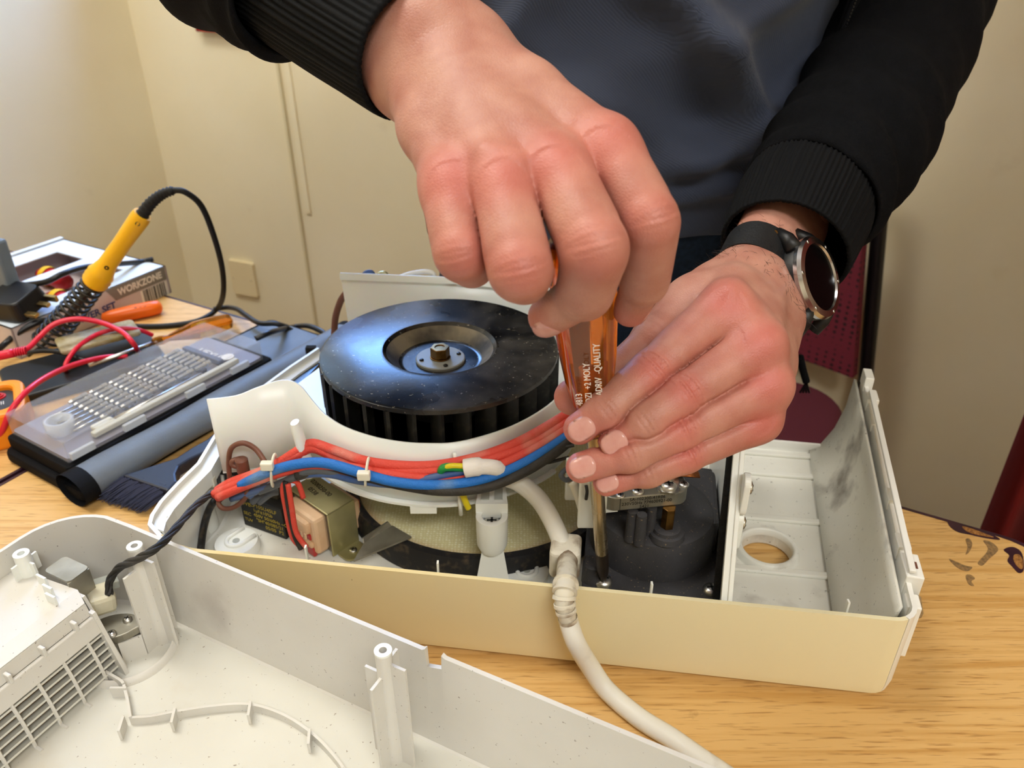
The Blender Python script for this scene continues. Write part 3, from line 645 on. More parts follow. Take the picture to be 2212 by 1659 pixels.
lettering([('0200250-00', -.019, .004, .0054), ('0538', -.012, -.0025, .0054)], 'print_black', brk, tmt @ Matrix.Translation((tw_ / 2 - .0, tl_ / 2, th_ + .0001)) @ Matrix.Rotation(math.radians(-95), 4, 'Z') @ Matrix.Translation((.0, -.002, 0)))
bbm = MB().box((-.003, tl_ / 2, .020), (.012, .036, .033), tmt).build('coil_former', 'bobbin', trf, bevel=.003)
MB().box((-.0095, tl_ / 2, .0275), (.007, .026, .011), tmt).build('former_flange', 'bobbin', trf, bevel=.0025)
MB().box((-.0085, tl_ / 2 - .001, .0055), (.0035, .027, .0085), tmt).build('insulation_tape', 'tape_red', trf, bevel=.001)
MB().box((-.0088, tl_ / 2, .0185), (.003, .025, .0055), tmt).build('insulation_tape', 'tape_red', trf, bevel=.001)
MB().box((tw_ + .003, tl_ * .45, .020), (.009, .034, .026), tmt).build('coil_former', 'bobbin', trf, bevel=.002)
MB().box((tw_ + .005, tl_ * .42, .028), (.006, .030, .008), tmt).build('insulation_tape', 'tape_red', trf, bevel=.001)
MB().box((-.0098, tl_ / 2, .0125), (.004, .030, .0055), tmt).build('former_flange', 'bobbin', trf, bevel=.002)
for k in range(6): MB().box((-.0128, tl_ / 2 - .011 + k * .0042, .0215), (.001, .002, .005), tmt).build('former_tooth', 'bobbin', trf)
# L bracket beside it
q0, q1, q2, q3 = P(764, 1212, .034), P(889, 1160, .034), P(848, 1136, .034), P(786, 1174, .034)
lb = MB().prism([(p.x, p.y) for p in (q0, q1, q2, q3)], .033, .0345).build('metal_bracket', 'zinc', app)
MB().sheet([[P(787, 1174, .034), P(847, 1137, .034)], [PY(785, 1163, P(787, 1174, .034).y), PY(839, 1127, P(847, 1137, .034).y)]], .0012).build('bracket_flange', 'steel', lb)

# -------- synchronous motor and its black mount
mz = .036
mp_ = [P(1256, 1270, mz), P(1578, 1310, mz), P(1578, 1310, mz) + e2 * .15, P(1256, 1270, mz) + e2 * .085, P(1256, 1270, mz) + e2 * .085 + e1 * .03, P(1256, 1270, mz) + e2 * .15 + e1 * .06]
mm = [mp_[0], mp_[1], mp_[2], mp_[5], mp_[3]]
mnt = MB().prism([(p.x, p.y) for p in mm], .020, mz).build('motor_mount', 'motor_black', app, bevel=.0012)
dcen = Vector((.099, .436, 0)); 
MB().lathe([(.0435, mz - .001), (.0425, .058), (.0405, .0645), (.036, .0668), (.022, .067), (0, .067)], dcen, n=64).build('motor_drum', 'motor_black', mnt, smooth=True, auto=40)
MB().prism([tuple((dcen + e1 * a + e2 * b)[:2]) for a, b in ((.0, -.02), (.044, -.01), (.046, .05), (.02, .06))], mz, .064).build('drum_shoulder', 'motor_black', mnt, bevel=.003)
bq = P(1440, 1143, .071)
MB().lathe([(.0125, .066), (.0115, .070), (.0095, .0705), (.009, .073), (.0075, .0735), (0, .0735)], (bq.x, bq.y, 0), n=30).build('bearing_boss', 'motor_black', mnt, smooth=True, auto=35)
hx = [(bq.x + .0046 * math.cos(math.radians(60 * k + 10)), bq.y + .0046 * math.sin(math.radians(60 * k + 10))) for k in range(6)]
MB().prism(hx, .0735, .0895).build('hex_spacer', 'brass', mnt, bevel=.0003)
for (x, y) in ((1362, 1160), (1381, 1168), (1402, 1150)):
    q = P(x, y, .067); MB().tube([Vector((q.x, q.y, .065)), Vector((q.x, q.y, .089))], [.0042, .0034], 10).build('support_post', 'motor_black', mnt, smooth=True, auto=50)
q = P(1283, 1215, .05); MB().lathe([(.0078, mz - .002), (.0074, .050), (.006, .0515), (0, .0515)], (q.x, q.y, 0), n=20).build('stub_post', 'motor_black', mnt, smooth=True, auto=40)
g0, g1 = P(1306, 1079, .100), P(1494, 1061, .100); gmt = frame(Vector((g0.x, g0.y, .0895)), g1 - g0); gl = (g1 - g0).length
gb = MB().prism(rrect(0, 0, gl, .05, .009, 6), 0, .0105, gmt).build('gear_motor', 'zinc', app, bevel=.0008)
mat('laser_print', '1B1916', .7)
gf = Matrix.Identity(4); gx = (g1 - g0); gx = Vector((gx.x, gx.y, 0)).normalized(); gn = gx.cross(Vector((0, 0, 1)))
for i in range(3): gf[i][0], gf[i][1], gf[i][2], gf[i][3] = gx[i], (0, 0, 1)[i], gn[i], (Vector((g0.x, g0.y, .0895)) + gn * .0001)[i]
lettering([('SA-102300-41R06', .0165, .0072, .0034), ('230V50Hz 774600921-00', .0115, .0040, .0034), ('5421', .0235, .0008, .0034)], 'laser_print', gb, gf, sx=.95)
MB().box((.0105, -.0001, .0055), (.0003, .0004, .0095), gmt).build('seam', 'laser_print', gb)
MB().box((.004, .010, -.0012), (.012, .016, .002), gmt).build('gasket', 'clean_white', gb)
for (x, y, r) in ((1378, 1062, .0040), (1340, 1071, .0030), (1477, 1047, .0034)):
    q = P(x, y, .1); screw(gb, (q.x, q.y, .1), (0, 0, 1), r)
ta_ = P(1443, 1055, .1003)
tab = MB().prism(rrect(-.007, -.006, .007, .022, .004), 0, .0014, frame(Vector((ta_.x, ta_.y, .1001)), e1)).build('terminal_tab', 'steel', gb)
MB().box((0, .020, .010), (.014, .0014, .02), frame(Vector((ta_.x, ta_.y, .1001)), e1)).build('terminal_upright', 'steel', tab)
screw(tab, (ta_.x, ta_.y, .1015), (0, 0, 1), .0055, h=.55)
mat('copper', 'B06A3C', .35, 1.0)
cw = MB(); c0 = P(1478, 1030, .103)
for k in range(5): cw.tube([c0 + e1 * (-.006) + Vector((0, k * .0018, .001)), c0 + e1 * .010 + Vector((0, k * .0018, .001))], .0009, 8)
cw.build('copper_winding', 'copper', gb, smooth=True)
MB().box((.022, .030, .018), (.018, .02, .016), gmt).build('coil_block', 'wire_navy', gb, bevel=.002)
screw(app, P(1303, 1260, mz + .0), (0, 0, 1), .0062, h=.7); screw(app, P(1536, 1277, mz), (0, 0, 1), .0058, h=.6)

# -------- ceramic terminal block hanging at the scroll edge
for (x0, y0, x1, y1, yy, wd_) in ((1223, 990, 1252, 1078, .425, .012), (1252, 1035, 1287, 1138, .408, .012), (1292, 1068, 1306, 1142, .398, .006)):
    a, b = PY(x0, y0, yy), PY(x1, y1, yy); 
    o = MB().box(((a.x + b.x) / 2, yy, (a.z + b.z) / 2), (abs(b.x - a.x), .004, abs(a.z - b.z))).build('terminal_plate', 'clean_white', app, bevel=.0012)
rp_ = PY(1264, 1070, .4205); MB().tube(spline([PY(1236, 1040, .417), PY(1250, 1075, .417), PY(1262, 1115, .417)], 5), .003, 10).build('cord_strand', 'nylon', app, smooth=True)
MB().tube(spline([PY(1228, 1010, .424), PY(1212, 1025, .417), PY(1222, 1037, .417), PY(1240, 1030, .42)], 6), .0017, 8).build('hook_wire', 'wire_grey', app, smooth=True)
MB().tube(spline([PY(1266, 1048, .405), PY(1268, 1062, .403), PY(1266, 1078, .405)], 6), .0011, 8).build('hook_wire', 'wire_black', app, smooth=True)

# -------- wires
def wire(pts, r, m, name='wire', n=10, **k):
    """pts: (px, py, y or None, z or None)"""
    w = [PY(a, b, c) if c is not None else P(a, b, d) for a, b, c, d in pts]
    return MB().tube(spline(w, 7), r, n, **k).build(name, m, app, smooth=True)
Yw = .424
wire([(470, 1060, .455, 0), (500, 1042, .452, 0), (560, 1020, .447, 0), (605, 998, .444, 0), (640, 976, .4445, 0), (672, 958, .4475, 0), (720, 972, .442, 0), (790, 996, .430, 0), (870, 1006, .4255, 0), (950, 1004, .4245, 0), (1040, 985, .4275, 0), (1130, 950, .436, 0), (1230, 892, .452, 0)], .0034, 'wire_red')
wire([(463, 1068, .449, 0), (520, 1042, .446, 0), (590, 1008, .4435, 0), (640, 984, .4435, 0), (676, 968, .446, 0), (730, 990, .440, 0), (800, 1010, .4285, 0), (880, 1018, .4235, 0), (960, 1014, .4225, 0), (1060, 992, .4255, 0), (1150, 958, .435, 0), (1232, 908, .448, 0)], .0034, 'wire_red')
wire([(470, 1075, .445, 0), (540, 1045, .442, 0), (610, 1020, .438, 0), (680, 1005, .435, 0), (760, 1010, .428, 0), (840, 1024, .4215, 0), (930, 1034, .4185, 0), (1010, 1030, .4185, 0), (1080, 1005, .4215, 0), (1160, 966, .432, 0), (1230, 922, .444, 0)], .0032, 'wire_red')
wire([(520, 1048, .444, 0), (580, 1020, .438, 0), (640, 1003, .434, 0), (700, 1000, .431, 0), (770, 1018, .4235, 0), (850, 1040, .4165, 0), (940, 1048, .4135, 0), (1030, 1038, .4145, 0), (1110, 1010, .4205, 0), (1180, 972, .430, 0), (1228, 938, .440, 0)], .0035, 'wire_blue')
wire([(640, 1028, .435, 0), (720, 1010, .4345, 0), (800, 1032, .4225, 0), (880, 1050, .4165, 0), (960, 1060, .4120, 0), (1050, 1052, .413, 0), (1130, 1020, .419, 0), (1195, 980, .428, 0), (1232, 950, .437, 0)], .0036, 'wire_black')
wire([(510, 1072, .45, 0), (600, 1045, .443, 0), (650, 1022, .4385, 0), (700, 1012, .4355, 0), (770, 1035, .4260, 0), (860, 1048, .4205, 0), (950, 1040, .4200, 0), (1008, 1018, .4215, 0)], .0024, 'wire_brown')
wire([(500, 1078, .449, 0), (590, 1050, .441, 0), (650, 1028, .4355, 0), (710, 1025, .4315, 0), (780, 1040, .4235, 0), (860, 1046, .4185, 0), (940, 1030, .4175, 0), (1010, 1018, .419, 0)], .0024, 'wire_navy')
wire([(560, 1062, .444, 0), (620, 1038, .4375, 0), (660, 1020, .434, 0), (700, 1018, .4325, 0), (750, 1030, .4290, 0)], .0026, 'wire_grey')
yg = wire([(953, 1018, .4195, 0), (958, 1011, .418, 0), (975, 1009, .4175, 0), (1012, 1011, .419, 0)], .0028, 'wire_green')
wire([(955, 1014, .4182, 0), (975, 1006, .4160, 0), (1012, 1008, .4178, 0)], .0018, 'wire_yellow')
sl = MB().tube(spline([PY(1004, 1012, .4175), PY(1035, 1008, .4175), PY(1075, 1012, .4185), PY(1105, 1030, .4225)], 6), [.0062] * 7 + [.0052] * 6 + [.0042] * 6, 14).build('wire_sleeve', 'sleeve_white', app, smooth=True)
wire([(998, 1062, .4225, 0), (1004, 1080, .4215, 0), (1012, 1098, .4215, 0)], .0022, 'wire_yellow')
wire([(1085, 1030, .432, 0), (1120, 1042, .4275, 0), (1165, 1080, .420, 0), (1200, 1140, .408, 0), (1224, 1205, .392, 0)], .0062, 'cable_white', 'mains_cable', 14)
wire([(1130, 1006, .436, 0), (1180, 1000, .43, 0), (1228, 988, .427, 0)], .0012, 'wire_black', n=8)
wire([(1160, 978, .438, 0), (1200, 970, .432, 0), (1240, 962, .430, 0)], .0012, 'wire_black', n=8)
wire([(655, 1075, .438, 0), (640, 1040, .438, 0), (612, 1048, .436, 0), (618, 1100, .4345, 0), (632, 1160, .431, 0), (655, 1184, .429, 0)], .0020, 'wire_red', n=8)
wire([(622, 1045, .4335, 0), (630, 1095, .4315, 0), (640, 1150, .4285, 0), (662, 1182, .426, 0)], .0020, 'wire_red', n=8)
wire([(616, 1040, .4345, 0), (624, 1100, .4325, 0), (636, 1155, .4295, 0), (650, 1186, .4275, 0)], .0019, 'wire_black', n=8)
wire([(497, 1040, .458, 0), (494, 1000, .459, 0), (500, 968, .459, 0), (525, 957, .458, 0), (552, 970, .457, 0), (572, 997, .449, 0)], .0019, 'wire_brown', 'thermal_wire', 8)
wire([(530, 1010, .456, 0), (505, 1006, .455, 0), (502, 996, .456, 0), (520, 990, .458, 0)], .0019, 'wire_brown', 'thermal_wire', 8)
a = PY(520, 1003, .456); MB().lathe([(.0045, 0), (.0045, .010), (.0035, .011), (0, .011)], a + Vector((.001, 0, -.006)), (0, 0, 1), 12).build('thermal_fuse', 'wire_brown', app, smooth=True, auto=40)
wire([(535, 1055, .446, 0), (528, 1078, .445, 0), (505, 1096, .444, 0), (482, 1098, .444, 0), (472, 1085, .446, 0), (485, 1072, .448, 0)], .0018, 'wire_brown', 'loop_wire', 8)
wire([(585, 1065, .452, 0), (565, 1070, .452, 0), (545, 1085, .452, 0)], .0026, 'wire_grey', n=8); wire([(600, 1062, .452, 0), (585, 1066, .450, 0), (560, 1085, .452, 0)], .0026, 'wire_grey', n=8)
MB().tube(spline([P(466, 1078, .045), P(452, 1100, .035), P(440, 1140, .022), P(433, 1190, .016)], 6), .0050, 10, flat=.55).build('flat_cable', 'rubber_dusty', app, smooth=True)
def tie(px, py, yy, r, hx_, hy_):
    c = PY(px, py, yy); pts = [c + Vector((0.0015 * math.sin(t), r * .62 * math.cos(t), r * math.sin(t))) for t in [2 * math.pi * i / 24 for i in range(24)]]
    o = MB().tube(pts, .0016, 8, closed=True, flat=.6).build('cable_tie', 'nylon', app, smooth=True)
    h = PY(hx_, hy_, yy - r * .62 - .001); MB().box((h.x, h.y, h.z), (.0085, .005, .0062), Matrix.Identity(4)).build('tie_head', 'nylon', o, bevel=.001)
tie(592, 1016, .4415, .0118, 577, 1006); tie(793, 1020, .4235, .0098, 786, 1027)
h = P(452, 1046, .05); MB().box((h.x, h.y, .053), (.010, .006, .008)).build('tie_head', 'nylon', app, bevel=.001)

# -------- strain relief and the mains lead leaving it
s0 = P(1222, 1208, .058); s1 = PY(1232, 1262, B(.23, -.006).y)
sr = part_empty('strain_relief', s0, app)
MB().prism(rrect(-.0100, -.010, .0100, .012, .004), -.012, .0105, frame(Vector((s0.x, s0.y + .003, .058)), e1)).build('clamp_block', 'strain_white', sr, bevel=.003, seg=3)
path = spline([s0 + Vector((.001, -.004, .004)), PY(1222, 1262, B(.225, -.004).y), PY(1219, 1300, B(.225, -.014).y), PY(1229, 1345, B(.23, -.0165).y)], 8)
MB().tube(path, [.0066 - .0012 * i / (len(path) - 1) for i in range(len(path))], 16).build('boot_core', 'strain_white', sr, smooth=True)
for k in range(2, 8):
    i = int(3 + k * 2.8); q = path[i]; tdir = (path[i + 1] - path[i - 1]).normalized()
    MB().lathe([(.0060, -.0013), (.0086 - .0004 * k, -.0010), (.0088 - .0004 * k, .0010), (.0060, .0013)], q, tdir, 20, close=False).build('boot_rib', 'strain_white', sr, smooth=True, auto=40)
lead = [path[-1], PY(1245, 1390, B(.235, -.022).y), P(1275, 1440, .022), P(1312, 1492, .008), P(1380, 1550, .0062), P(1450, 1594, .0062), P(1530, 1650, .0062), P(1640, 1720, .0062), P(1800, 1800, .0062)]
MB().tube(spline(lead, 8), .0060, 14).build('mains_lead', 'cable_white', sr, smooth=True)

# wire ends showing over the back of the fan housing
wire([(862, 600, .672, 0), (885, 592, .672, 0), (915, 587, .672, 0), (934, 590, .672, 0), (938, 600, .672, 0)], .0024, 'cable_white', n=8)
wire([(784, 606, .672, 0), (790, 592, .672, 0), (802, 590, .672, 0), (808, 604, .672, 0)], .0030, 'wire_navy', n=8)
wire([(814, 606, .672, 0), (820, 593, .672, 0), (832, 592, .672, 0), (838, 604, .672, 0)], .0026, 'zinc_yellow', n=8)
# ================================================================== front cover lying open side up in the foreground
C0 = Vector((-.229, .391, 0)); c1 = Vector((.894, -.448, 0)).normalized(); c2 = Vector((-c1.y, c1.x, 0))
def K(s, t, z=0.0): return C0 + c1 * s - c2 * t + Vector((0, 0, z))
cov = thing('appliance_cover', 'white plastic appliance cover lying open side up in the foreground', 'appliance cover', K(.19, .15))
mat('cover_white', 'D6D4CB', .42, col2='CDCAC0', scale=9, dirt=[('B89C70', 16, .62, .8, .35), ('6A5236', 420, .685, .72, .7)])
mat('cover_wall', 'DBD8D2', .4, col2='D2CEC6', scale=12, dirt=[('7E6E62', 14, .62, .78, .3), ('5E4A36', 500, .69, .72, .7)])
CX1, CT1, CH = .44, .30, .08
rim = []                                                     # outline (s, t), from the far right end round to the near right end
ns0, ns1 = (P(926, 1396, CH) - C0).dot(c1), (P(960, 1412, CH) - C0).dot(c1)      # cable notch in the far rim
rim += [(CX1, 0), (.36, 0), (ns1 + .002, 0), (ns1, 0), (ns1 - .0004, 0), (ns0 + .0004, 0), (ns0, 0), (ns0 - .002, 0)] + [(.175, 0), (.13, 0), (.06, 0), (0, 0), (-.02, 0)]
NOTCH = {3: .0015, 4: -.009, 5: -.012, 6: .0015}
for i in range(1, 9):
    a = math.radians(90 * i / 8); rim.append((-.033 - .04 * math.sin(a), .04 - .04 * math.cos(a)))
rim += [(-.073, .10), (-.073, .2), (-.073, CT1 - .03), (-.043, CT1), (.1, CT1), (CX1 - .02, CT1), (CX1, CT1 - .02), (CX1, .15), (CX1, .01)]
def rimn(i):
    N = len(rim); a, b = rim[i - 1], rim[(i + 1) % N]; d = Vector((b[0] - a[0], b[1] - a[1], 0)).normalized(); return (-d.y, d.x)
rows = [[], [], [], [], []]
for i, (s, t) in enumerate(rim):
    n = rimn(i); sg = 1 if (Vector((n[0], n[1], 0)).dot(Vector((.18 - s, .15 - t, 0))) > 0) else -1
    for k, (off, z) in enumerate(((.016, .001), (.007, .002), (.002, .007), (.0008, .02), (0, CH))):
        rows[k].append(K(s + sg * n[0] * off, t + sg * n[1] * off, z + (NOTCH.get(i, 0) if k == 4 else 0)))
shell = MB().sheet(rows, .0026, wrap=True).build('outer_wall', 'cover_wall', cov, smooth=True, auto=40)
flo = [tuple(K(s, t)[:2]) for s, t in [(s + (.008 if s < 0 else (-.008 if s > .43 else 0)), t + (.006 if t < .02 else (-.008 if t > .29 else 0))) for s, t in rim]]
FLZ = .007
louv = [tuple(K(s, t)[:2]) for s, t in ((-.055, .066), (-.002, .066), (-.002, .255), (-.055, .255))]
MB().plate(flo, [louv], .0015, FLZ).build('floor_panel', 'cover_white', cov)
kf = Matrix(((c1.x, c2.x, 0, C0.x), (c1.y, c2.y, 0, C0.y), (0, 0, 1, 0), (0, 0, 0, 1)))   # local (s, -t, z)
def kbox(mb, s, t, z, size, rot=None):
    m_ = kf @ Matrix.Translation((s, -t, z)); m_ = m_ @ rot if rot is not None else m_
    return mb.box((0, 0, 0), size, m_)
MB().sheet([[K(s, .004 + .0, .0075) for s in (0.01, .2, .43)], [K(s, .0035, .0088) for s in (0.01, .2, .43)], [K(s, .0026, .0095) for s in (0.01, .2, .43)]], .001).build('floor_fillet', 'cover_white', cov, smooth=True)
# screw posts with fins
def cpost(s, t, h, r=.0046):
    o = MB(); c = K(s, t)
    o.lathe([(r * 1.25, FLZ - .001), (r * .95, h - .010), (r * 1.0, h), (r * .45, h), (r * .42, h - .008), (0, h - .008)], c, n=24)
    o = o.build('screw_post', 'cover_wall', cov, smooth=True, auto=40)
    MB().lathe([(r * 1.01, h - .001), (r * 1.02, h + .0004), (r * .45, h + .0004)], c, n=24, close=False).build('post_rim', 'clean_white', o)
    for (ds, dt, w_, d_, zz) in ((-.007, 0, .009, .0016, h - .018), (.007, 0, .009, .0016, h - .008), (0, .007, .0016, .009, h - .016), (0, -.006, .0016, .008, h - .010)):
        f = MB(); k2 = 1.35
        f.prism([(-w_ * k2 / 2, -d_ / 2 * (k2 if d_ > .003 else 1)), (w_ * k2 / 2, -d_ / 2 * (k2 if d_ > .003 else 1)), (w_ * k2 / 2, d_ / 2 * (k2 if d_ > .003 else 1)), (-w_ * k2 / 2, d_ / 2 * (k2 if d_ > .003 else 1))] if w_ > .003 else
                [(-w_ / 2, -d_ * k2 / 2), (w_ / 2, -d_ * k2 / 2), (w_ / 2, d_ * k2 / 2), (-w_ / 2, d_ * k2 / 2)], FLZ - .001, zz, kf @ Matrix.Translation((s + ds, -(t + dt), 0)))
        f.build('post_fin', 'cover_wall', o)
cpost(.008, .019, .088); cpost(.193, .022, .094)
# louvre box along the left wall
bx = thing if False else part_empty('louvre_box', K(-.03, .15, FLZ), cov)
BZ = .062; bt0, bt1 = .050, .262
def bface(t, z): 
    k = (z - FLZ) / (BZ - FLZ); return K(.004 - .012 * k, t, z)
top = MB().sheet([[K(-.070, bt0, BZ + .001), K(-.070, bt1, BZ + .001)], [K(-.018, bt0 - .004, BZ + .002), K(-.018, bt1, BZ + .002)], [K(-.008, bt0, BZ - .001), K(-.008, bt1, BZ - .001)]], .002).build('box_top', 'cover_wall', bx)
MB().sheet([[bface(bt0, BZ - .0015), bface(bt1, BZ - .0015)], [bface(bt0, .052), bface(bt1, .052)]], .0018).build('upper_band', 'cover_wall', bx)
MB().sheet([[bface(bt0, .0525) + c1 * .003, bface(bt1, .0525) + c1 * .003], [bface(bt0, .0405) + c1 * .0036, bface(bt1, .0405) + c1 * .0036]], .0035).build('lower_band', 'cover_wall', bx, bevel=.0008)
for t in (.062, .083, .104, .125): 
    p = bface(t, .055) + c1 * .0022; MB().box((0, 0, 0), (.005, .0022, .0065), frame(p, c1)).build('stop_tab', 'cover_wall', bx, bevel=.0006)
MB().sheet([[K(-.070, bt0, FLZ), K(.006, bt0 - .002, FLZ)], [K(-.070, bt0, BZ), K(-.012, bt0 - .002, BZ)]], .002).build('end_wall', 'cover_wall', bx)
ep = MB().sheet([[bface(bt0 - .0015, FLZ), bface(bt0 - .0015, .055)], [bface(bt0 - .0015, FLZ) + c1 * .006, bface(bt0 - .0015, .055) + c1 * .004]], .0025).build('end_rib', 'cover_wall', bx)
zs = [.0365, .0315, .0265, .0215, .0165, .0115]
for k, z in enumerate(zs):
    a, b = bface(bt0, z), bface(bt1, z)
    MB().sheet([[a + c1 * .0022 + Vector((0, 0, .0012)), b + c1 * .0022 + Vector((0, 0, .0012))], [a - c1 * .004 + Vector((0, 0, -.0012)), b - c1 * .004 + Vector((0, 0, -.0012))]], .0012).build('louvre_slat', 'cover_white', bx)
t = bt0 + .010
while t < bt1:
    pts = [bface(t, z) + c1 * (.0005 + .002 * math.sin((z - FLZ) / .035 * 2.6)) for z in (.0415, .033, .025, .017, .011, FLZ)] + [bface(t, FLZ) + c1 * .006]
    MB().tube(pts, .0011, 6).build('louvre_bar', 'cover_wall', bx); t += .0165
p3 = P(50, 1207, .075); p3 = Vector((p3.x, p3.y, 0))
o = MB().lathe([(.0052, BZ), (.0048, BZ + .016), (.0048, BZ + .0175), (.0022, BZ + .0175), (.002, BZ + .012), (0, BZ + .012)], p3, n=24).build('screw_post', 'clean_white', bx, smooth=True, auto=40)
for a in (0, 1.57, 3.14, 4.71):
    MB().box((.0062, 0, BZ + .006), (.005, .0014, .012), Matrix.Translation(p3) @ Matrix.Rotation(a - .4, 4, 'Z')).build('post_fin', 'clean_white', o)
for (s, t) in ((-.030, .056), (-.022, .060), (-.041, .052)): kbox(MB(), s, t, BZ + .005, (.008, .0014, .007)).build('guide_fin', 'clean_white', bx)
# stepper motor, taped connector and its metal clip beside the box
mq = P(244, 1352, .030); mo = part_empty('louvre_motor', mq, cov)
el = [(.0160 * math.cos(2 * math.pi * i / 28) * (1 if abs(math.cos(2 * math.pi * i / 28)) < .8 else 1.12), .0105 * math.sin(2 * math.pi * i / 28)) for i in range(28)]
mfm = frame(Vector((mq.x, mq.y, .024)), Vector((.95, .25, 0)))
MB().prism(el, 0, .006, mfm).build('motor_plate', 'zinc', mo, bevel=.0008)
for (x, y) in ((276, 1340), (242, 1371), (211, 1352)): screw(mo, P(x, y, .030), (0, 0, 1), .003, h=.7)
MB().lathe([(.0105, .009), (.0105, .0245)], (mq.x - .003, mq.y, 0), n=24).build('motor_can', 'zinc', mo, smooth=True, auto=40)
for (x, y) in ((262, 1400), (297, 1385)): q = P(x, y, FLZ); MB().tube([q, Vector((q.x - .001, q.y + .002, .024))], [.0045, .0038], 12).build('motor_post', 'cover_wall', mo, smooth=True, auto=40)
for (x, y, an) in ((285, 1395, .5), (302, 1330, 2.2)):
    q = P(x, y, .018); MB().prism([(-.007, -.0008), (.007, -.0008), (.007, .0008), (-.007, .0008)], FLZ, .024, Matrix.Translation((q.x, q.y, 0)) @ Matrix.Rotation(an, 4, 'Z')).build('support_fin', 'cover_wall', cov)
cq = P(212, 1288, .045); cfm = frame(Vector((cq.x, cq.y, .036)), Vector((.6, -.8, .0)), (0.25, -.1, 1))
mat('masking_tape', 'DDD6BE', .5, col2='CFC7AC', scale=50, sss=.1, bump=.4, bscale=120); mat('tape_clear', 'C9CDC6', .2, trans=.3, alpha=.8)
con = part_empty('taped_connector', cq, cov)
MB().box((0, 0, .006), (.018, .016, .014), cfm).build('connector_body', 'masking_tape', con, bevel=.003)
MB().box((.004, -.008, .002), (.014, .006, .012), cfm).build('tape_fold', 'masking_tape', con, bevel=.002)
MB().box((-.010, .006, .009), (.010, .014, .006), cfm).build('tape_end', 'tape_clear', con, bevel=.001)
MB().box((-.003, -.013, .003), (.010, .006, .011), cfm).build('plug_end', 'clean_white', con, bevel=.001)
kq = P(140, 1232, .066); km = frame(Vector((kq.x, kq.y, .0)), c1)
MB().prism(rrect(-.010, -.007, .013, .008, .003), .066, .0675, km).build('metal_clip', 'zinc', cov)
MB().box((.0125, 0, .0585), (.0012, .015, .016), km).build('clip_side', 'zinc', cov)
# thin ribs on the floor: a kinked one and the big arc with gussets
def rib(pts, h, name='floor_rib', th=.0016):
    w_ = [P(x, y, FLZ) for x, y in pts]; w_ = spline([(p.x, p.y, 0) for p in w_], 5)
    return MB().sheet([[Vector((p.x, p.y, FLZ - .0005)) for p in w_], [Vector((p.x, p.y, FLZ + h)) for p in w_]], th).build(name, 'cover_wall', cov)
rib([(232, 1470), (262, 1488), (270, 1496)], .008); rib([(270, 1496), (278, 1530), (284, 1566)], .007)
arc_ = [(284, 1566), (330, 1563), (383, 1553), (460, 1541), (540, 1537), (610, 1558), (670, 1596), (715, 1640), (750, 1690), (775, 1760)]
rib(arc_, .006)
for (x, y) in ((272, 1570), (383, 1552), (545, 1537), (672, 1597)):
    q = P(x, y, FLZ); MB().prism([(-.0008, -.009), (.0008, -.009), (.0008, .001), (-.0008, .001)], FLZ - .0005, FLZ + .0085, Matrix.Translation((q.x, q.y, 0)) @ Matrix.Rotation(.15, 4, 'Z')).build('gusset', 'cover_wall', cov)
q = P(262, 1505, FLZ); MB().box((q.x, q.y, FLZ + .004), (.010, .0014, .009)).build('gusset', 'cover_wall', cov)
# raised lens moulding near the post
eq = K(-.004, .036); MB().lathe([(.030, FLZ), (.0285, FLZ + .004), (.027, FLZ + .0045)], eq, n=40, close=False).build('round_step', 'cover_wall', cov, smooth=True)

# twisted black lead from the base into the connector
tw_p = spline([P(236, 1284, .048), P(237, 1255, .056), P(258, 1226, .068), (P(300, 1206, .0935)), P(345, 1178, .097), P(385, 1135, .085), P(425, 1090, .070), P(458, 1066, .062)], 12)
lead_ = thing('wire_lead', 'twisted black wire lead running from the base into the front cover', 'wire', tw_p[0])
for k in range(4):
    pts = []
    for i, p in enumerate(tw_p):
        t = (tw_p[min(i + 1, len(tw_p) - 1)] - tw_p[max(i - 1, 0)]).normalized(); n = t.cross(Vector((0, 0, 1))).normalized(); b = t.cross(n)
        a = i * .2 + k * math.pi / 2; pts.append(p + n * (.0014 * math.cos(a)) + b * (.0014 * math.sin(a)))
    MB().tube(pts, .00125, 8).build('strand', 'wire_black', lead_, smooth=True)
# ================================================================== tools on the left
mat('card_white', 'DCE6F2', .5, col2='D2DEEC', scale=20); mat('card_side', 'CFC3C6', .55); mat('print_grey', '85807A', .6); mat('print_blue', '3A4A86', .6)
mat('handle_red', 'B81E22', .35); mat('handle_yellow', 'E8B21C', .35)
# -------- screwdriver set box
bz = .037; TRp = Vector((-.439, .949, 0)); bk = Vector((-.613, 1.045, 0)); dA = (bk - TRp).normalized(); dB = Vector((-dA.y, dA.x, 0)); dB = dB if dB.y < 0 else -dB
LA, LB = .20, .205
xm = Matrix(((dB.x, dA.x, 0, TRp.x), (dB.y, dA.y, 0, TRp.y), (0, 0, 1, 0), (0, 0, 0, 1)))   # local x: towards the viewer along the front side, y: back
box = thing('screwdriver_box', 'white cardboard screwdriver set box with two window cutouts', 'box', TRp + dB * LB / 2 + dA * LA / 2)
def wob(x): return x
w1 = [(.035, .035), (.180, .035), (.195, .085), (.035, .085)][::-1]; w2 = [(.035, .112), (.180, .112), (.195, .165), (.035, .165)][::-1]
MB().plate([(0, 0), (LB, 0), (LB, LA), (0, LA)], [w1, w2], bz - .0015, bz, xm).build('lid_panel', 'card_white', box)
sd_ = MB()
for (x, y, a, b) in ((LB / 2, .001, LB, .002), (LB / 2, LA - .001, LB, .002), (.001, LA / 2, .002, LA), (LB - .001, LA / 2, .002, LA)): sd_.box((x, y, bz / 2), (a, b, bz), xm)
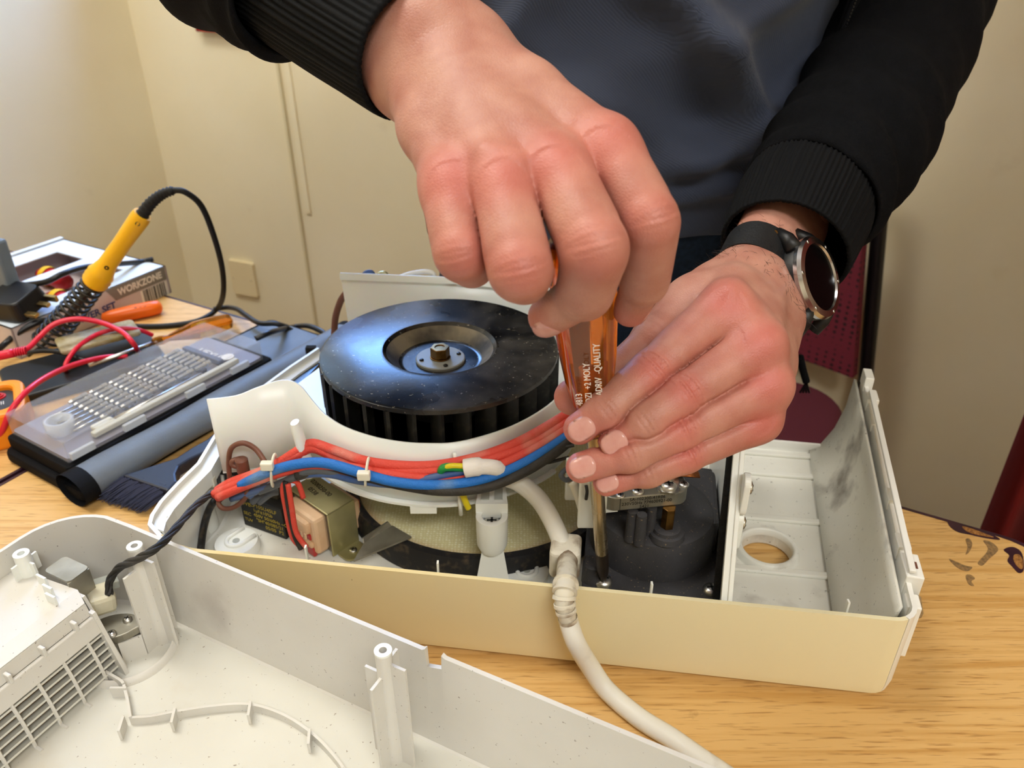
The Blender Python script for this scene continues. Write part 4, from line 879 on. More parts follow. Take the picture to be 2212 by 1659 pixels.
sd_.build('side_panel', 'card_side', box); MB().box((LB / 2, LA / 2, .001), (LB, LA, .002), xm).build('base_panel', 'card_side', box)
MB().box((LB / 2, LA + .004, bz + .0012), (LB, .008, .002), xm).build('lid_lip', 'card_white', box)
sfm = Matrix(((-dB.x, 0, dA.x * -1, TRp.x + dB.x * LB - dA.x * .0002), (-dB.y, 0, -dA.y, TRp.y + dB.y * LB - dA.y * .0002), (0, 1, 0, 0), (0, 0, 0, 1)))
MB().prism([(LB - .078, bz - .017), (LB - .003, bz - .017), (LB - .003, bz - .0005), (LB - .088, bz - .0005)], 0, .0003, sfm).build('brand_band', 'print_grey', box)
lettering([('WORKZONE', LB - .073, bz - .0125, .0118)], 'print_white', box, sfm @ Matrix.Translation((0, 0, .0004)), bold=.0004, sx=.92)
lettering([('SCREWDRIVER SET', LB - .180, .0115, .0118)], 'print_blue', box, sfm @ Matrix.Translation((0, 0, .0002)), bold=.0003)
bc_ = MB(); x = LB - .040
while x < LB - .008:
    w_ = random.choice((.0006, .0009, .0014)); bc_.box((x, .0095, .0003), (w_, .0175, .0002), sfm); x += w_ + random.choice((.0007, .0011))
MB().box((LB - .024, .0095, .0001), (.040, .018, .0002), sfm).build('barcode_field', 'print_white', box); bc_.build('barcode', 'print_black', box)
for (y, hs) in ((.06, ((.05, 'handle_yellow'), (.105, 'handle_red'), (.16, 'handle_yellow'))), (.138, ((.065, 'handle_red'), (.115, 'handle_red'), (.165, 'handle_red')))):
    for i, (x, mm_) in enumerate(hs):
        lab = {(.06, 0): 'first insulated yellow handled screwdriver in the front window of the set box', (.06, 1): 'red handled screwdriver in the front window of the set box', (.06, 2): 'last yellow handled screwdriver in the front window of the set box',
               (.138, 0): 'red handled screwdriver at the far right of the rear window of the set box', (.138, 1): 'middle red handled screwdriver in the rear window of the set box', (.138, 2): 'leftmost red handled screwdriver in the rear window of the set box'}[(y, i)]
        s_ = thing('boxed_screwdriver', lab, 'screwdriver', xm @ Vector((x, y, .003)), 'screwdrivers in the set box')
        MB().lathe([(.0, -.03), (.008, -.028), (.0125, -.015), (.0105, 0), (.013, .014), (.0075, .027), (.006, .030), (0, .030)], xm @ Vector((x, y, .016)), dA, 16).build('handle', mm_, s_, smooth=True)
        MB().lathe([(.0131, .006), (.0136, .010), (.0131, .015)], xm @ Vector((x, y, .016)), dA, 16, close=False).build('grip_ring', 'handle_yellow' if mm_ == 'handle_red' else 'handle_red', s_, smooth=True)

# -------- grey metal case at the far left
mat('grey_case', '6E7A86', .45, col2='65717D', scale=30)
gc = thing('power_supply', 'grey metal box standing on the screwdriver set box at the left edge', 'metal box', (-.63, .85, .039))
gm = frame(P(34, 668, .0385), Vector((.44, .90, 0)))
MB().box((.008, .05, .039), (.016, .10, .078), gm).build('case_body', 'grey_case', gc, bevel=.003)
for k in range(5): MB().box((-.0002, .02 + .012 * k, .05), (.001, .003, .03), gm).build('vent_slot', 'black_plastic', gc)

# -------- mains plug lying in front of it
mat('plug_black', '121316', .4); mat('plug_brass', 'B59A66', .3, 1.0)
pl = thing('mains_plug', 'black mains plug with brass pins lying on the screwdriver set box', 'plug', (-.548, .806, .038))
pmt = frame(Vector((-.548, .806, .0525)), Vector((.9, -.25, 0)), (-.05, -.2, .97))
MB().prism(rrect(-.026, -.024, .026, .026, .010), -.010, .012, pmt, top=rrect(-.022, -.020, .022, .022, .009)).build('plug_body', 'plug_black', pl, bevel=.002)
for (x, y, a, b) in ((.030, 0.006, .016, .004), (.030, -.013, .016, .004)): MB().box((x, y, -.004), (a, .006, b), pmt).build('pin', 'plug_brass', pl, bevel=.0004)
MB().box((.030, .018, -.004), (.018, .004, .007), pmt).build('pin', 'plug_brass', pl, bevel=.0004)
MB().tube(spline([pmt @ Vector((-.02, .02, .004)), PY(95, 610, .82), PY(135, 592, .83), PY(180, 578, .86), PY(235, 572, .90), P(300, 566, .039), P(330, 560, .04)], 7), .0033, 10).build('flex', 'plug_black', pl, smooth=True)

# -------- soldering iron in its spring stand
mat('iron_yellow', 'F2B417', .32); mat('spring_steel', '38352F', .45, .7); mat('sponge', 'B7AE97', .95, col2='8C7A4A', scale=60, bump=.8, bscale=400)
st = thing('soldering_stand', 'black soldering iron stand with coil spring holder and dirty sponge', 'stand', (-.44, .76, 0))
smt = frame(Vector((-.455, .742, 0)), Vector((.80, .60, 0)))
MB().prism(rrect(-.075, -.045, .075, .035, .012), 0, .014, smt).build('stand_base', 'black_plastic', st, bevel=.002)
MB().prism(rrect(-.035, -.020, .045, .020, .006), .013, .0185, frame(P(210, 758, .013), Vector((.80, .60, 0)))).build('sponge', 'sponge', st, bevel=.002)
ib, it_ = PY(98, 742, .775), PY(208, 606, .775); ax = (it_ - ib).normalized(); nn = ax.orthogonal().normalized(); bb = ax.cross(nn); L_ = (it_ - ib).length
cp = []; turns = 13
for i in range(turns * 16 + 1):
    f = i / (turns * 16); a = 2 * math.pi * turns * f; r = .0145 - .0035 * f; cp.append(ib + ax * (L_ * (.02 + .96 * f)) + nn * (r * math.cos(a)) + bb * (r * math.sin(a)))
MB().tube(cp, .0017, 6).build('coil_spring', 'spring_steel', st, smooth=True)
MB().tube([Vector((ib.x - .01, ib.y - .02, .012)), Vector((ib.x, ib.y, ib.z)), ib + ax * .01], .002, 8).build('spring_foot', 'spring_steel', st, smooth=True)
ir = thing('soldering_iron', 'yellow soldering iron with black flex standing in the spring holder', 'soldering iron', ib)
h0, h1 = it_ - ax * .004, PY(308, 463, .775); hx_ = (h1 - h0).normalized(); HL = (h1 - h0).length
MB().lathe([(.0095, -.002), (.0125, 0), (.0135, .003), (.0125, .005), (.0138, .008), (.0125, .011), (.0136, .014), (.0115, .019), (.0095, .028), (.0088, HL * .6), (.0098, HL - .006), (.0090, HL), (0, HL)], h0, hx_, 24).build('handle', 'iron_yellow', ir, smooth=True, auto=50)
for f in (.30, .93):
    q = h0 + hx_ * (HL * f); td = (_C - q) + Vector((.15, 0, 0)); td = (td - hx_ * td.dot(hx_)).normalized(); q = q + td * .0084; MB().lathe([(.0024, 0), (.0024, .0012), (.0010, .0012), (.0010, .0006), (0, .0006)], q, td, 12).build('screw_hole', 'black_plastic', ir)
MB().tube([h0, h0 - ax * .05, h0 - ax * (L_ * .72)], [.0040, .0034, .0020], 12).build('barrel', 'dark_steel', ir, smooth=True)
rel = spline([h1 - hx_ * .003, PY(325, 440, .775), PY(350, 420, .775), PY(375, 411, .775)], 8)
MB().tube(rel, [.0062 - .0024 * i / (len(rel) - 1) for i in range(len(rel))], 12).build('cord_sleeve', 'black_rubber', ir, smooth=True)
for i in range(2, len(rel) - 2, 2): MB().lathe([(.0062 - .0024 * i / len(rel), -.0008), (.0070 - .0024 * i / len(rel), 0), (.0062 - .0024 * i / len(rel), .0008)], rel[i], rel[i + 1] - rel[i - 1], 12, close=False).build('sleeve_ring', 'black_rubber', ir, smooth=True)
MB().tube(spline([rel[-1], PY(400, 415, .775), PY(435, 445, .785), PY(462, 510, .80), PY(480, 580, .825), PY(482, 635, .845), P(468, 668, .008), P(430, 692, .004), P(370, 703, .0032), P(300, 705, .0032), P(266, 700, .0032)], 8), .0031, 10).build('flex', 'black_rubber', ir, smooth=True)

# -------- orange pry tool, amber screwdriver
mat('orange_plastic', 'F26A12', .35); mat('amber_clear', 'F0961E', .08, trans=.85, ior=1.5)
pt_ = thing('plastic_knife', 'bright orange plastic handled tool in front of the set box', 'tool', (-.46, .885, 0))
omt = frame(Vector((-.484, .853, .008)), Vector((.055, .033, 0)))
MB().sheet([[omt @ Vector((x, w_ * math.cos(a), h_ * math.sin(a) + .001)) for a in [2 * math.pi * k / 16 for k in range(16)]] for x, w_, h_ in ((-.001, .001, .001), (.001, .006, .006), (.010, .0085, .008), (.035, .0095, .009), (.055, .010, .009), (.064, .0085, .008), (.067, .004, .004), (.0675, .0005, .0005))], wrap=True).build('handle', 'orange_plastic', pt_, smooth=True)
lettering([('PRO', .036, -.002, .006), ('TOOL', .036, -.0065, .006)] if False else [('= = =', .036, -.004, .006)], 'print_black', pt_, omt @ Matrix.Translation((0, -.0035, .0092)) @ Matrix.Rotation(.45, 4, 'X'), name='faded_mark')
amb = thing('amber_screwdriver', 'clear amber handled screwdriver lying behind the bit case', 'screwdriver', (-.36, .81, 0))
a0_, a1_ = P(330, 740, .022), P(500, 692, .0135); ax2 = (a1_ - a0_).normalized(); AL = (a1_ - a0_).length
MB().lathe([(.004, 0), (.0055, .003), (.0055, .010), (.004, .018), (.008, .035), (.0115, .05), (.0115, AL - .02), (.0095, AL - .004), (.004, AL), (0, AL)], a0_, ax2, 6).build('handle', 'amber_clear', amb, smooth=False, bevel=.001)
MB().tube([P(192, 790, .022), a0_ + ax2 * .01], .0024, 10).build('shaft', 'steel', amb, smooth=True)

# -------- orange multimeter and its leads
mat('meter_orange', 'F28C14', .45); mat('meter_face', '2A2C30', .5)
me_ = thing('multimeter', 'orange cased multimeter with dark face at the left edge', 'multimeter', (-.50, .64, 0))
mmt = frame(Vector((-.442, .617, 0)), Vector((-.86, -.50, 0)))          # x: away along the body, y: across
MB().plate(rrect(0, -.062, .15, .008, .016), [rrect(.010, -.052, .14, -.004, .010)[::-1]], .0, .036, mmt).build('holster', 'meter_orange', me_, bevel=.003)
MB().prism(rrect(.009, -.053, .141, -.003, .010), .004, .030, mmt).build('face', 'meter_face', me_, bevel=.001)
for (x, y) in ((.030, -.016), (.022, -.040), (.052, -.020)):
    q = mmt @ Vector((x, y, .030)); MB().lathe([(.0058, 0), (.0058, .001), (.0042, .0012), (.0042, .0024), (.0025, .0024), (.0025, .0006), (0, .0006)], q, (0, 0, 1), 16).build('jack', 'handle_red' if x < .04 else 'black_plastic', me_)
lettering([('10A', .040, -.012, .006), ('VΩmA', .034, -.038, .006), ('COM', .062, -.020, .006), ('|||', .018, -.028, .007)], 'print_white', me_, mmt @ Matrix.Translation((0, 0, .0302)))
mat('lead_red', 'D81F3A', .35); mat('lead_black', '15171C', .35)
def cable(name, label, pts, r, m, group=None, n=10):
    w_ = [PY(a, b, c) if c > .2 else P(a, b, c) for a, b, c in pts]
    return tag(MB().tube(spline(w_, 7), r, n).build(name, m, smooth=True), label, 'cable', group)
rl_ = thing('test_lead', 'red test lead with ribbed plug arching over the soldering stand', 'cable', P(40, 758, .04), 'multimeter test leads')
MB().tube(spline([P(-30, 775, .045), P(30, 762, .047)], 4), .0046, 10).build('probe_grip', 'lead_red', rl_, smooth=True)
for k in range(5): MB().lathe([(.0036, -.0008), (.0048, 0), (.0036, .0008)], P(34 + k * 5, 761 - k, .047), Vector((1, .3, 0)), 12, close=False).build('grip_ring', 'lead_red', rl_, smooth=True)
MB().tube(spline([P(28, 762, .047), P(60, 752, .046), P(85, 728, .05), PY(118, 700, .74), PY(165, 689, .75), PY(215, 696, .755), PY(262, 716, .75), PY(288, 742, .74), P(300, 762, .012)], 7), .0027, 10).build('cable', 'lead_red', rl_, smooth=True)
cable('test_lead', 'thin red test lead looping over the sponge', [(330, 724, .02), (298, 712, .03), (255, 710, .035), (210, 722, .034), (170, 748, .032), (148, 775, .026), (141, 795, .02), (146, 808, .004), (152, 814, .0025)], .0024, 'lead_red', 'multimeter test leads')
r3 = thing('test_lead', 'long red test lead crossing in front of the orange multimeter', 'cable', P(95, 815, .04), 'multimeter test leads')
MB().tube(spline([P(275, 770, .018), P(225, 772, .024), P(160, 788, .034), P(100, 815, .044), P(55, 848, .047), P(22, 890, .038), P(5, 930, .02), P(-20, 960, .006)], 7), .0027, 10).build('cable', 'lead_red', r3, smooth=True)
r4 = thing('test_probe', 'red ribbed probe plug on the table beside the tool pouch', 'plug', P(30, 945, .004), 'multimeter test leads')
MB().tube([P(-20, 958, .0055), P(20, 948, .006), P(57, 932, .0065)], [.0028, .0042, .0052], 12).build('plug_body', 'lead_red', r4, smooth=True)
for k in range(4): MB().lathe([(.0040, -.0007), (.0052, 0), (.0040, .0007)], P(14 + k * 7, 950 - k * 2.8, .006), Vector((.8, .55, 0)), 12, close=False).build('grip_ring', 'lead_red', r4, smooth=True)
cable('black_lead', 'black cable curving down from the spring holder at the left edge', [(-25, 775, .02), (8, 745, .02), (45, 715, .03), (85, 695, .035), (110, 692, .03), (132, 696, .02)], .0034, 'lead_black')
cable('black_lead', 'thin black lead with blue sheen in front of the sponge', [(60, 762, .02), (95, 758, .024), (135, 762, .024), (175, 776, .02), (215, 788, .012), (245, 792, .006)], .0024, 'lead_black')
cable('black_lead', 'black cable lying over the back edge behind the tool pouch', [(462, 668, .008), (490, 664, .010), (512, 668, .019), (530, 680, .022), (560, 698, .024), (600, 700, .024), (640, 720, .010), (672, 745, .0035)], .003, 'lead_black')
cable('black_lead', 'black cable looping up behind the fan housing at the left', [(552, 732, .038), (590, 716, .038), (635, 706, .84), (665, 704, .82), (695, 716, .80), (715, 735, .79), (735, 760, .78), (745, 800, .02)], .003, 'lead_black')
cable('black_lead', 'brown and black wire pair rising behind the white fan sheet', [(722, 730, .70), (724, 690, .70), (732, 660, .695), (742, 640, .69), (760, 625, .69), (790, 640, .69), (800, 700, .69)], .0032, 'wire_brown')

# -------- tool pouch and bit case
mat('pouch_black', '0B0C10', .75, spec=.15, bump=.3, bscale=600); mat('pouch_grey', '69727D', .5, bump=.35, bscale=900, col2='626A75', scale=30)
po = thing('tool_pouch', 'grey and black folded tool pouch under the clear bit case', 'pouch', (-.32, .68, 0))
ld = Vector((.113, .181, 0)).normalized(); wd2 = Vector((ld.y, -ld.x, 0))
pf = frame(Vector((-.374, .546, 0)), ld)                               # local x along the pouch, y to the far left
MB().prism(rrect(-.012, -.036, .305, .085, .01), 0.0005, .012, pf).build('pouch_base', 'pouch_black', po, bevel=.003)
MB().prism(rrect(.215, -.022, .298, .075, .006), .0115, .0155, pf).build('inner_panel', 'pouch_grey', po, bevel=.002)
rows = []
for i in range(15):
    x = -.006 + .32 * i / 14; rows.append([pf @ Vector((x, -.026 + (.018 + .001 * math.sin(i * 1.3)) * math.cos(a), .0145 + (.0135 + .0008 * math.sin(i * .9 + 1)) * math.sin(a))) for a in [2 * math.pi * k / 20 for k in range(20)]])
MB().sheet(rows, wrap=True).build('fabric_fold', 'pouch_grey', po, smooth=True)
for (x0, x1) in ((-.016, -.002), (.312, .322)):
    MB().sheet([[pf @ Vector((x, -.026 + .0195 * math.cos(a), .0145 + .0142 * math.sin(a))) for a in [2 * math.pi * k / 20 for k in range(20)]] for x in (x0, x1)], wrap=True).build('end_binding', 'pouch_black', po, smooth=True)
MB().prism(rrect(-.006, -.010, .222, .082, .004), .012, .024, pf).build('pad', 'pouch_black', po, bevel=.002)
mat('clear_case', 'C8CCD6', .05, trans=.0, alpha=.10, spec=.8); mat('case_milky', 'DDE2E8', .3, alpha=.55); mat('bit_holder', '4A4E66', .5); mat('case_grey', '8E8A94', .4); mat('case_ivory', 'DAD7C8', .5)
ccz = .0245
cs = thing('bit_case', 'clear plastic case of screwdriver bits on the tool pouch', 'case', pf @ Vector((.105, .038, ccz)))
MB().prism(rrect(.0, -.004, .213, .080, .004), ccz, ccz + .003, pf).build('case_floor', 'case_grey', cs)
cw_ = MB()
for (x, y, a, b) in ((.1065, -.004, .213, .0016), (.1065, .080, .213, .0016), (0, .038, .0016, .084), (.213, .038, .0016, .084)): cw_.box((x, y, ccz + .010), (a, b, .02), pf)
cw_.build('case_wall', 'clear_case', cs); MB().box((.1065, .038, ccz + .0205), (.213, .084, .0014), pf).build('case_lid', 'clear_case', cs)
for x in (.012, .062, .128, .182): MB().box((x, -.0065, ccz + .006), (.022, .004, .007), pf).build('latch', 'case_milky', cs, bevel=.0008)
MB().box((.11, .006, ccz + .007), (.16, .006, .005), pf).build('tray_rib', 'case_ivory', cs, bevel=.001)
MB().tube([pf @ Vector((.05, .0105, ccz + .008)), pf @ Vector((.15, .0105, ccz + .008))], .0022, 8).build('extension_bar', 'steel', cs, smooth=True)
MB().lathe([(.0105, .0), (.012, .003), (.012, .012), (.009, .012), (.009, .001)], pf @ Vector((.022, .040, ccz + .004)), (0, 0, 1), 24, close=False).build('hanger_ring', 'case_milky', cs, smooth=True)
MB().box((.045, .012, ccz + .006), (.02, .012, .008), pf).build('adapter_block', 'case_ivory', cs, bevel=.002)
lettering([('PRECISION', 0, 0, .009)] if False else [('UEXU', .0, .0, .012)], 'print_white', cs, pf @ Matrix.Translation((.181, .058, ccz + .0065)) @ Matrix.Rotation(-math.pi / 2, 4, 'Z'), name='embossed_mark')
MB().lathe([(.0065, 0), (.0065, .0008), (0, .0008)], pf @ Vector((.190, .020, ccz + .006)), (0, 0, 1), 24).build('round_badge', 'print_white', cs)
bit0 = None; ORD = ('first', 'second', 'third', 'fourth', 'fifth', 'sixth', 'seventh')
def bit_label(r_, k): return '%s steel bit from the latches in the %s row from the ring, clear case' % (ORD[k], ORD[r_])
for r_ in range(7):
    x = .052 + r_ * .0205
    hb = MB().box((x + .0035, .044, ccz + .0065), (.006, .056, .006), pf).build('bit_holder', 'bit_holder', cs, bevel=.0008)
    if r_ == 6: continue
    for k in range(7):
        q = pf @ Vector((x + .004, .020 + k * .0078, ccz + .0105))
        if bit0 is None:
            bit0 = MB(); d_ = (pf.to_3x3() @ Vector((1, 0, 0)))
            bit0.lathe([(.0015, -.0085), (.0024, -.0055), (.0024, .004), (.0031, .0045), (.0031, .0095), (0, .010)], q, d_, 6)
            bit0 = tag(bit0.build('screwdriver_bit', 'steel'), bit_label(r_, k), 'bit', 'bits in the clear case'); q0 = q.copy(); l0 = bit0.location.copy(); continue
        o = bit0.copy(); COL.objects.link(o); o.location = l0 + (q - q0); o['label'] = bit_label(r_, k)
for k in range(6):
    q = pf @ Vector((.036, .024 + k * .0075, ccz + .0085)); 
    o = tag(MB().tube([q - ld * .012, q + ld * .014], .0011, 6).build('needle_bit', 'steel', smooth=True), '%s needle bit from the latches at the ring end of the clear case' % ORD[k], 'bit', 'needle bits in the clear case')

# -------- flat brush
mat('brush_navy', '14182A', .4); mat('bristle', '131A3C', .6)
br_ = thing('flat_brush', 'navy flat brush with dark bristles beside the tool pouch', 'brush', P(330, 1020, 0))
hp = [(255, 1022), (300, 1008), (374, 984), (407, 962), (440, 944), (470, 918), (500, 930), (470, 952), (432, 974), (402, 988), (380, 1002), (373, 1018), (376, 1036), (355, 1056)]
MB().prism([tuple(P(x + 7, y + 6, .016)[:2]) for x, y in hp][::-1], .006, .017).build('handle', 'brush_navy', br_, bevel=.002)
bsb = MB(); random.seed(3)
a_, b_ = P(265, 1032, .012), P(362, 1062, .012); e_ = (P(200, 1062, .006) - P(257, 1026, .012)); 
for k in range(420):
    f = random.random(); g = random.random(); p = a_ + (b_ - a_) * f + Vector((0, 0, (g - .5) * .008)); L2 = .9 + .18 * random.random()
    q = p + e_ * L2 + Vector((random.uniform(-.002, .002), random.uniform(-.002, .002), random.uniform(-.002, .002))); q.z = max(q.z, .0012)
    bsb.tube([p - e_ * .1, (p + q) / 2 + Vector((0, 0, .001)), q], [.0007, .0006, .0003], 4, caps=False)
tag(bsb.build('bristles', 'bristle', br_), kind='stuff')
# ================================================================== screwdriver in use
tip = P(1304, 1256, .0405); hb = PD(1277, 868, .413); sax = (hb - tip).normalized(); SL = (hb - tip).length
sdv = thing('screwdriver', 'clear orange handled screwdriver held upright on the motor screw', 'screwdriver', tip)
mat('handle_orange', 'FF8420', .06, trans=.86, ior=1.49, spec=.6); mat('blade_steel', 'B9A98C', .22, 1.0, rough2=.3, scale=80); mat('tip_dark', '3A2F28', .4, .7)
MB().tube([tip + sax * .034, tip + sax * (SL + .03)], .0041, 20).build('shaft', 'blade_steel', sdv, smooth=True, auto=40)
MB().lathe([(.0, 0), (.0012, .0003), (.0022, .004), (.0037, .012), (.0041, .018), (.0041, .0345)], tip, sax, 16).build('tip', 'tip_dark', sdv, smooth=True, auto=50)
fc = (_C - hb); fc = (fc - sax * fc.dot(sax)).normalized(); frx = fc.cross(sax)            # facing the viewer / to the viewer's left
hprof = [(-.022, .0068), (-.020, .0078), (-.004, .0085), (.000, .0100), (.003, .0112), (.032, .0140), (.058, .0152), (.085, .0152), (.100, .0135), (.106, .0095), (.108, .004)]
rows = []
for (h, r) in hprof:
    ring_ = []
    for k in range(24):
        a = 2 * math.pi * k / 24; q = r * (math.cos(math.pi / 6) / math.cos(((a + math.pi / 6) % (math.pi / 3)) - math.pi / 6)) * .5 + r * .5
        ring_.append(hb + sax * h + fc * (q * math.cos(a)) + frx * (-q * math.sin(a)))
    rows.append(ring_)
hm = MB().sheet(rows, wrap=True); n0 = len(rows[0])
hm.f.append(tuple(range(n0))); hm.f.append(tuple((len(rows) - 1) * n0 + i for i in range(n0)))
hm.build('handle', 'handle_orange', sdv, smooth=True, auto=28)
lfm = Matrix.Identity(4); lx = sax; ly = frx                  # text runs up the handle
for i in range(3): lfm[i][0], lfm[i][1], lfm[i][2], lfm[i][3] = lx[i], ly[i], fc[i], (hb + fc * .0148)[i]
tilt = Matrix.Rotation(math.radians(-5.2), 4, 'Y')
lettering([('4813', .0125, .0042, .0046), ('POZI  +2 MOLY', .0115, -.0004, .0046), ('SUPADRIV  -QUALITY', .0115, -.0056, .0046)], 'print_white', sdv, lfm @ Matrix.Translation((0, 0, -.0016)) @ tilt @ Matrix.Translation((0, 0, .0002)))

# ================================================================== the person
def sdcone(p, a, b, r1, r2):
    ba = b - a; l2 = float(ba @ ba); rr = r1 - r2; a2 = l2 - rr * rr; il2 = 1.0 / l2
    pa = p - a; y = pa @ ba; z = y - l2; w_ = pa * l2 - y[..., None] * ba; x2 = (w_ * w_).sum(-1); y2 = y * y * l2; z2 = z * z * l2
    k = np.sign(rr) * rr * rr * x2
    d = (np.sqrt(x2 * a2 * il2) + y * rr) * il2 - r1
    c1m = np.sign(z) * a2 * z2 > k; c2m = (np.sign(y) * a2 * y2 < k) & ~c1m
    d = np.where(c1m, np.sqrt(x2 + z2) * il2 - r2, d); return np.where(c2m, np.sqrt(x2 + y2) * il2 - r1, d)
def smin(a, b, k):
    h = np.maximum(k - np.abs(a - b), 0) / k; return np.minimum(a, b) - h * h * k * .25
class Field:
    def __init__(s, lo, hi, h):
        s.h = h; s.lo = np.array(lo, np.float32); s.n = np.ceil((np.array(hi) - np.array(lo)) / h).astype(int) + 1
    def new(s): return np.full(s.n, .05, np.float32)
    def block(s, pts, r):
        pts = np.array(pts); a = np.clip(np.floor((pts.min(0) - r - s.lo) / s.h).astype(int), 0, s.n - 1); b = np.clip(np.ceil((pts.max(0) + r - s.lo) / s.h).astype(int) + 1, 1, s.n)
        sl = tuple(slice(int(i), int(j)) for i, j in zip(a, b))
        g = np.stack(np.meshgrid(*[(np.arange(i, j) * s.h + l) for i, j, l in zip(a, b, s.lo)], indexing='ij'), -1).astype(np.float32)
        return sl, g
    def cone(s, D, a, b, r1, r2, k):
        a, b = np.array(a, np.float32), np.array(b, np.float32)
        if np.linalg.norm(b - a) < 1e-5: b = b + np.float32(1e-4)
        sl, g = s.block([a, b], max(r1, r2) + k + 6 * s.h + .004); D[sl] = smin(D[sl], sdcone(g, a, b, r1, r2), k)
    def groove(s, D, c, t, n, rad, depth, wdt, bend=0.0):
        """skin crease across the back of a joint"""
        c, t, n = [np.array(q, np.float32) for q in (c, t, n)]; sl, g = s.block([c], rad * 1.7); q = g - c
        st_ = q @ t; dn = q @ n; lat = q @ np.cross(t, n); m = np.clip(dn / rad * 1.6, 0, 1) * np.exp(-(lat / (rad * .95)) ** 4)
        D[sl] += (depth * np.exp(-((st_ - bend * lat * lat / rad) / wdt) ** 2) * m).astype(np.float32)
def surface_nets(D, lo, h):
    ins = D < 0; nx, ny, nz = D.shape
    c = ins[:-1, :-1, :-1].astype(np.int8)
    tot = np.zeros_like(c)
    for i in (0, 1):
        for j in (0, 1):
            for k in (0, 1): tot += ins[i:nx - 1 + i, j:ny - 1 + j, k:nz - 1 + k]
    act = (tot > 0) & (tot < 8); idx = np.full(act.shape, -1, np.int64); ijk = np.argwhere(act); idx[act] = np.arange(len(ijk))
    acc = np.zeros((len(ijk), 3)); cnt = np.zeros(len(ijk)); cr = [(i, j, k) for i in (0, 1) for j in (0, 1) for k in (0, 1)]
    val = {q: D[ijk[:, 0] + q[0], ijk[:, 1] + q[1], ijk[:, 2] + q[2]] for q in cr}
    for q in cr:
        for ax_ in range(3):
            if q[ax_] == 0:
                q2 = list(q); q2[ax_] = 1; q2 = tuple(q2); va, vb = val[q], val[q2]; x = (va < 0) != (vb < 0)
                t = np.where(x, va / np.where(x, va - vb, 1), 0); p = np.tile(np.array(q, float), (len(ijk), 1)); p[:, ax_] = t
                acc += p * x[:, None]; cnt += x
    V = (ijk + acc / cnt[:, None]) * h + lo
    Fs = []
    for ax_ in range(3):
        o = [a for a in range(3) if a != ax_]
        s0 = [slice(1, -1)] * 3; s0[ax_] = slice(0, -1); s1 = [slice(1, -1)] * 3; s1[ax_] = slice(1, None)
        a, b = ins[tuple(s0)], ins[tuple(s1)]; e = np.argwhere(a != b); flip = a[a != b]
        e[:, o[0]] += 1; e[:, o[1]] += 1
        def cell(d0, d1):
            q = e.copy(); q[:, o[0]] += d0; q[:, o[1]] += d1; return idx[q[:, 0], q[:, 1], q[:, 2]]
        qd = np.stack([cell(-1, -1), cell(0, -1), cell(0, 0), cell(-1, 0)], 1)
        fl = flip if ax_ != 1 else ~flip
        qd[~fl] = qd[~fl][:, ::-1]; Fs.append(qd)
    Fq = np.concatenate(Fs); return V, Fq[(Fq >= 0).all(1)]
def relax(V, Fq, it=2, lam=.5):
    n = len(V); e = np.concatenate([Fq[:, [0, 1]], Fq[:, [1, 2]], Fq[:, [2, 3]], Fq[:, [3, 0]]]); e = np.concatenate([e, e[:, ::-1]])
    for _ in range(it):
        s_ = np.zeros_like(V); np.add.at(s_, e[:, 0], V[e[:, 1]]); c = np.bincount(e[:, 0], minlength=n)[:, None]; V = V + lam * (s_ / np.maximum(c, 1) - V)
    return V
def npv(v): return np.array(tuple(v), np.float32)

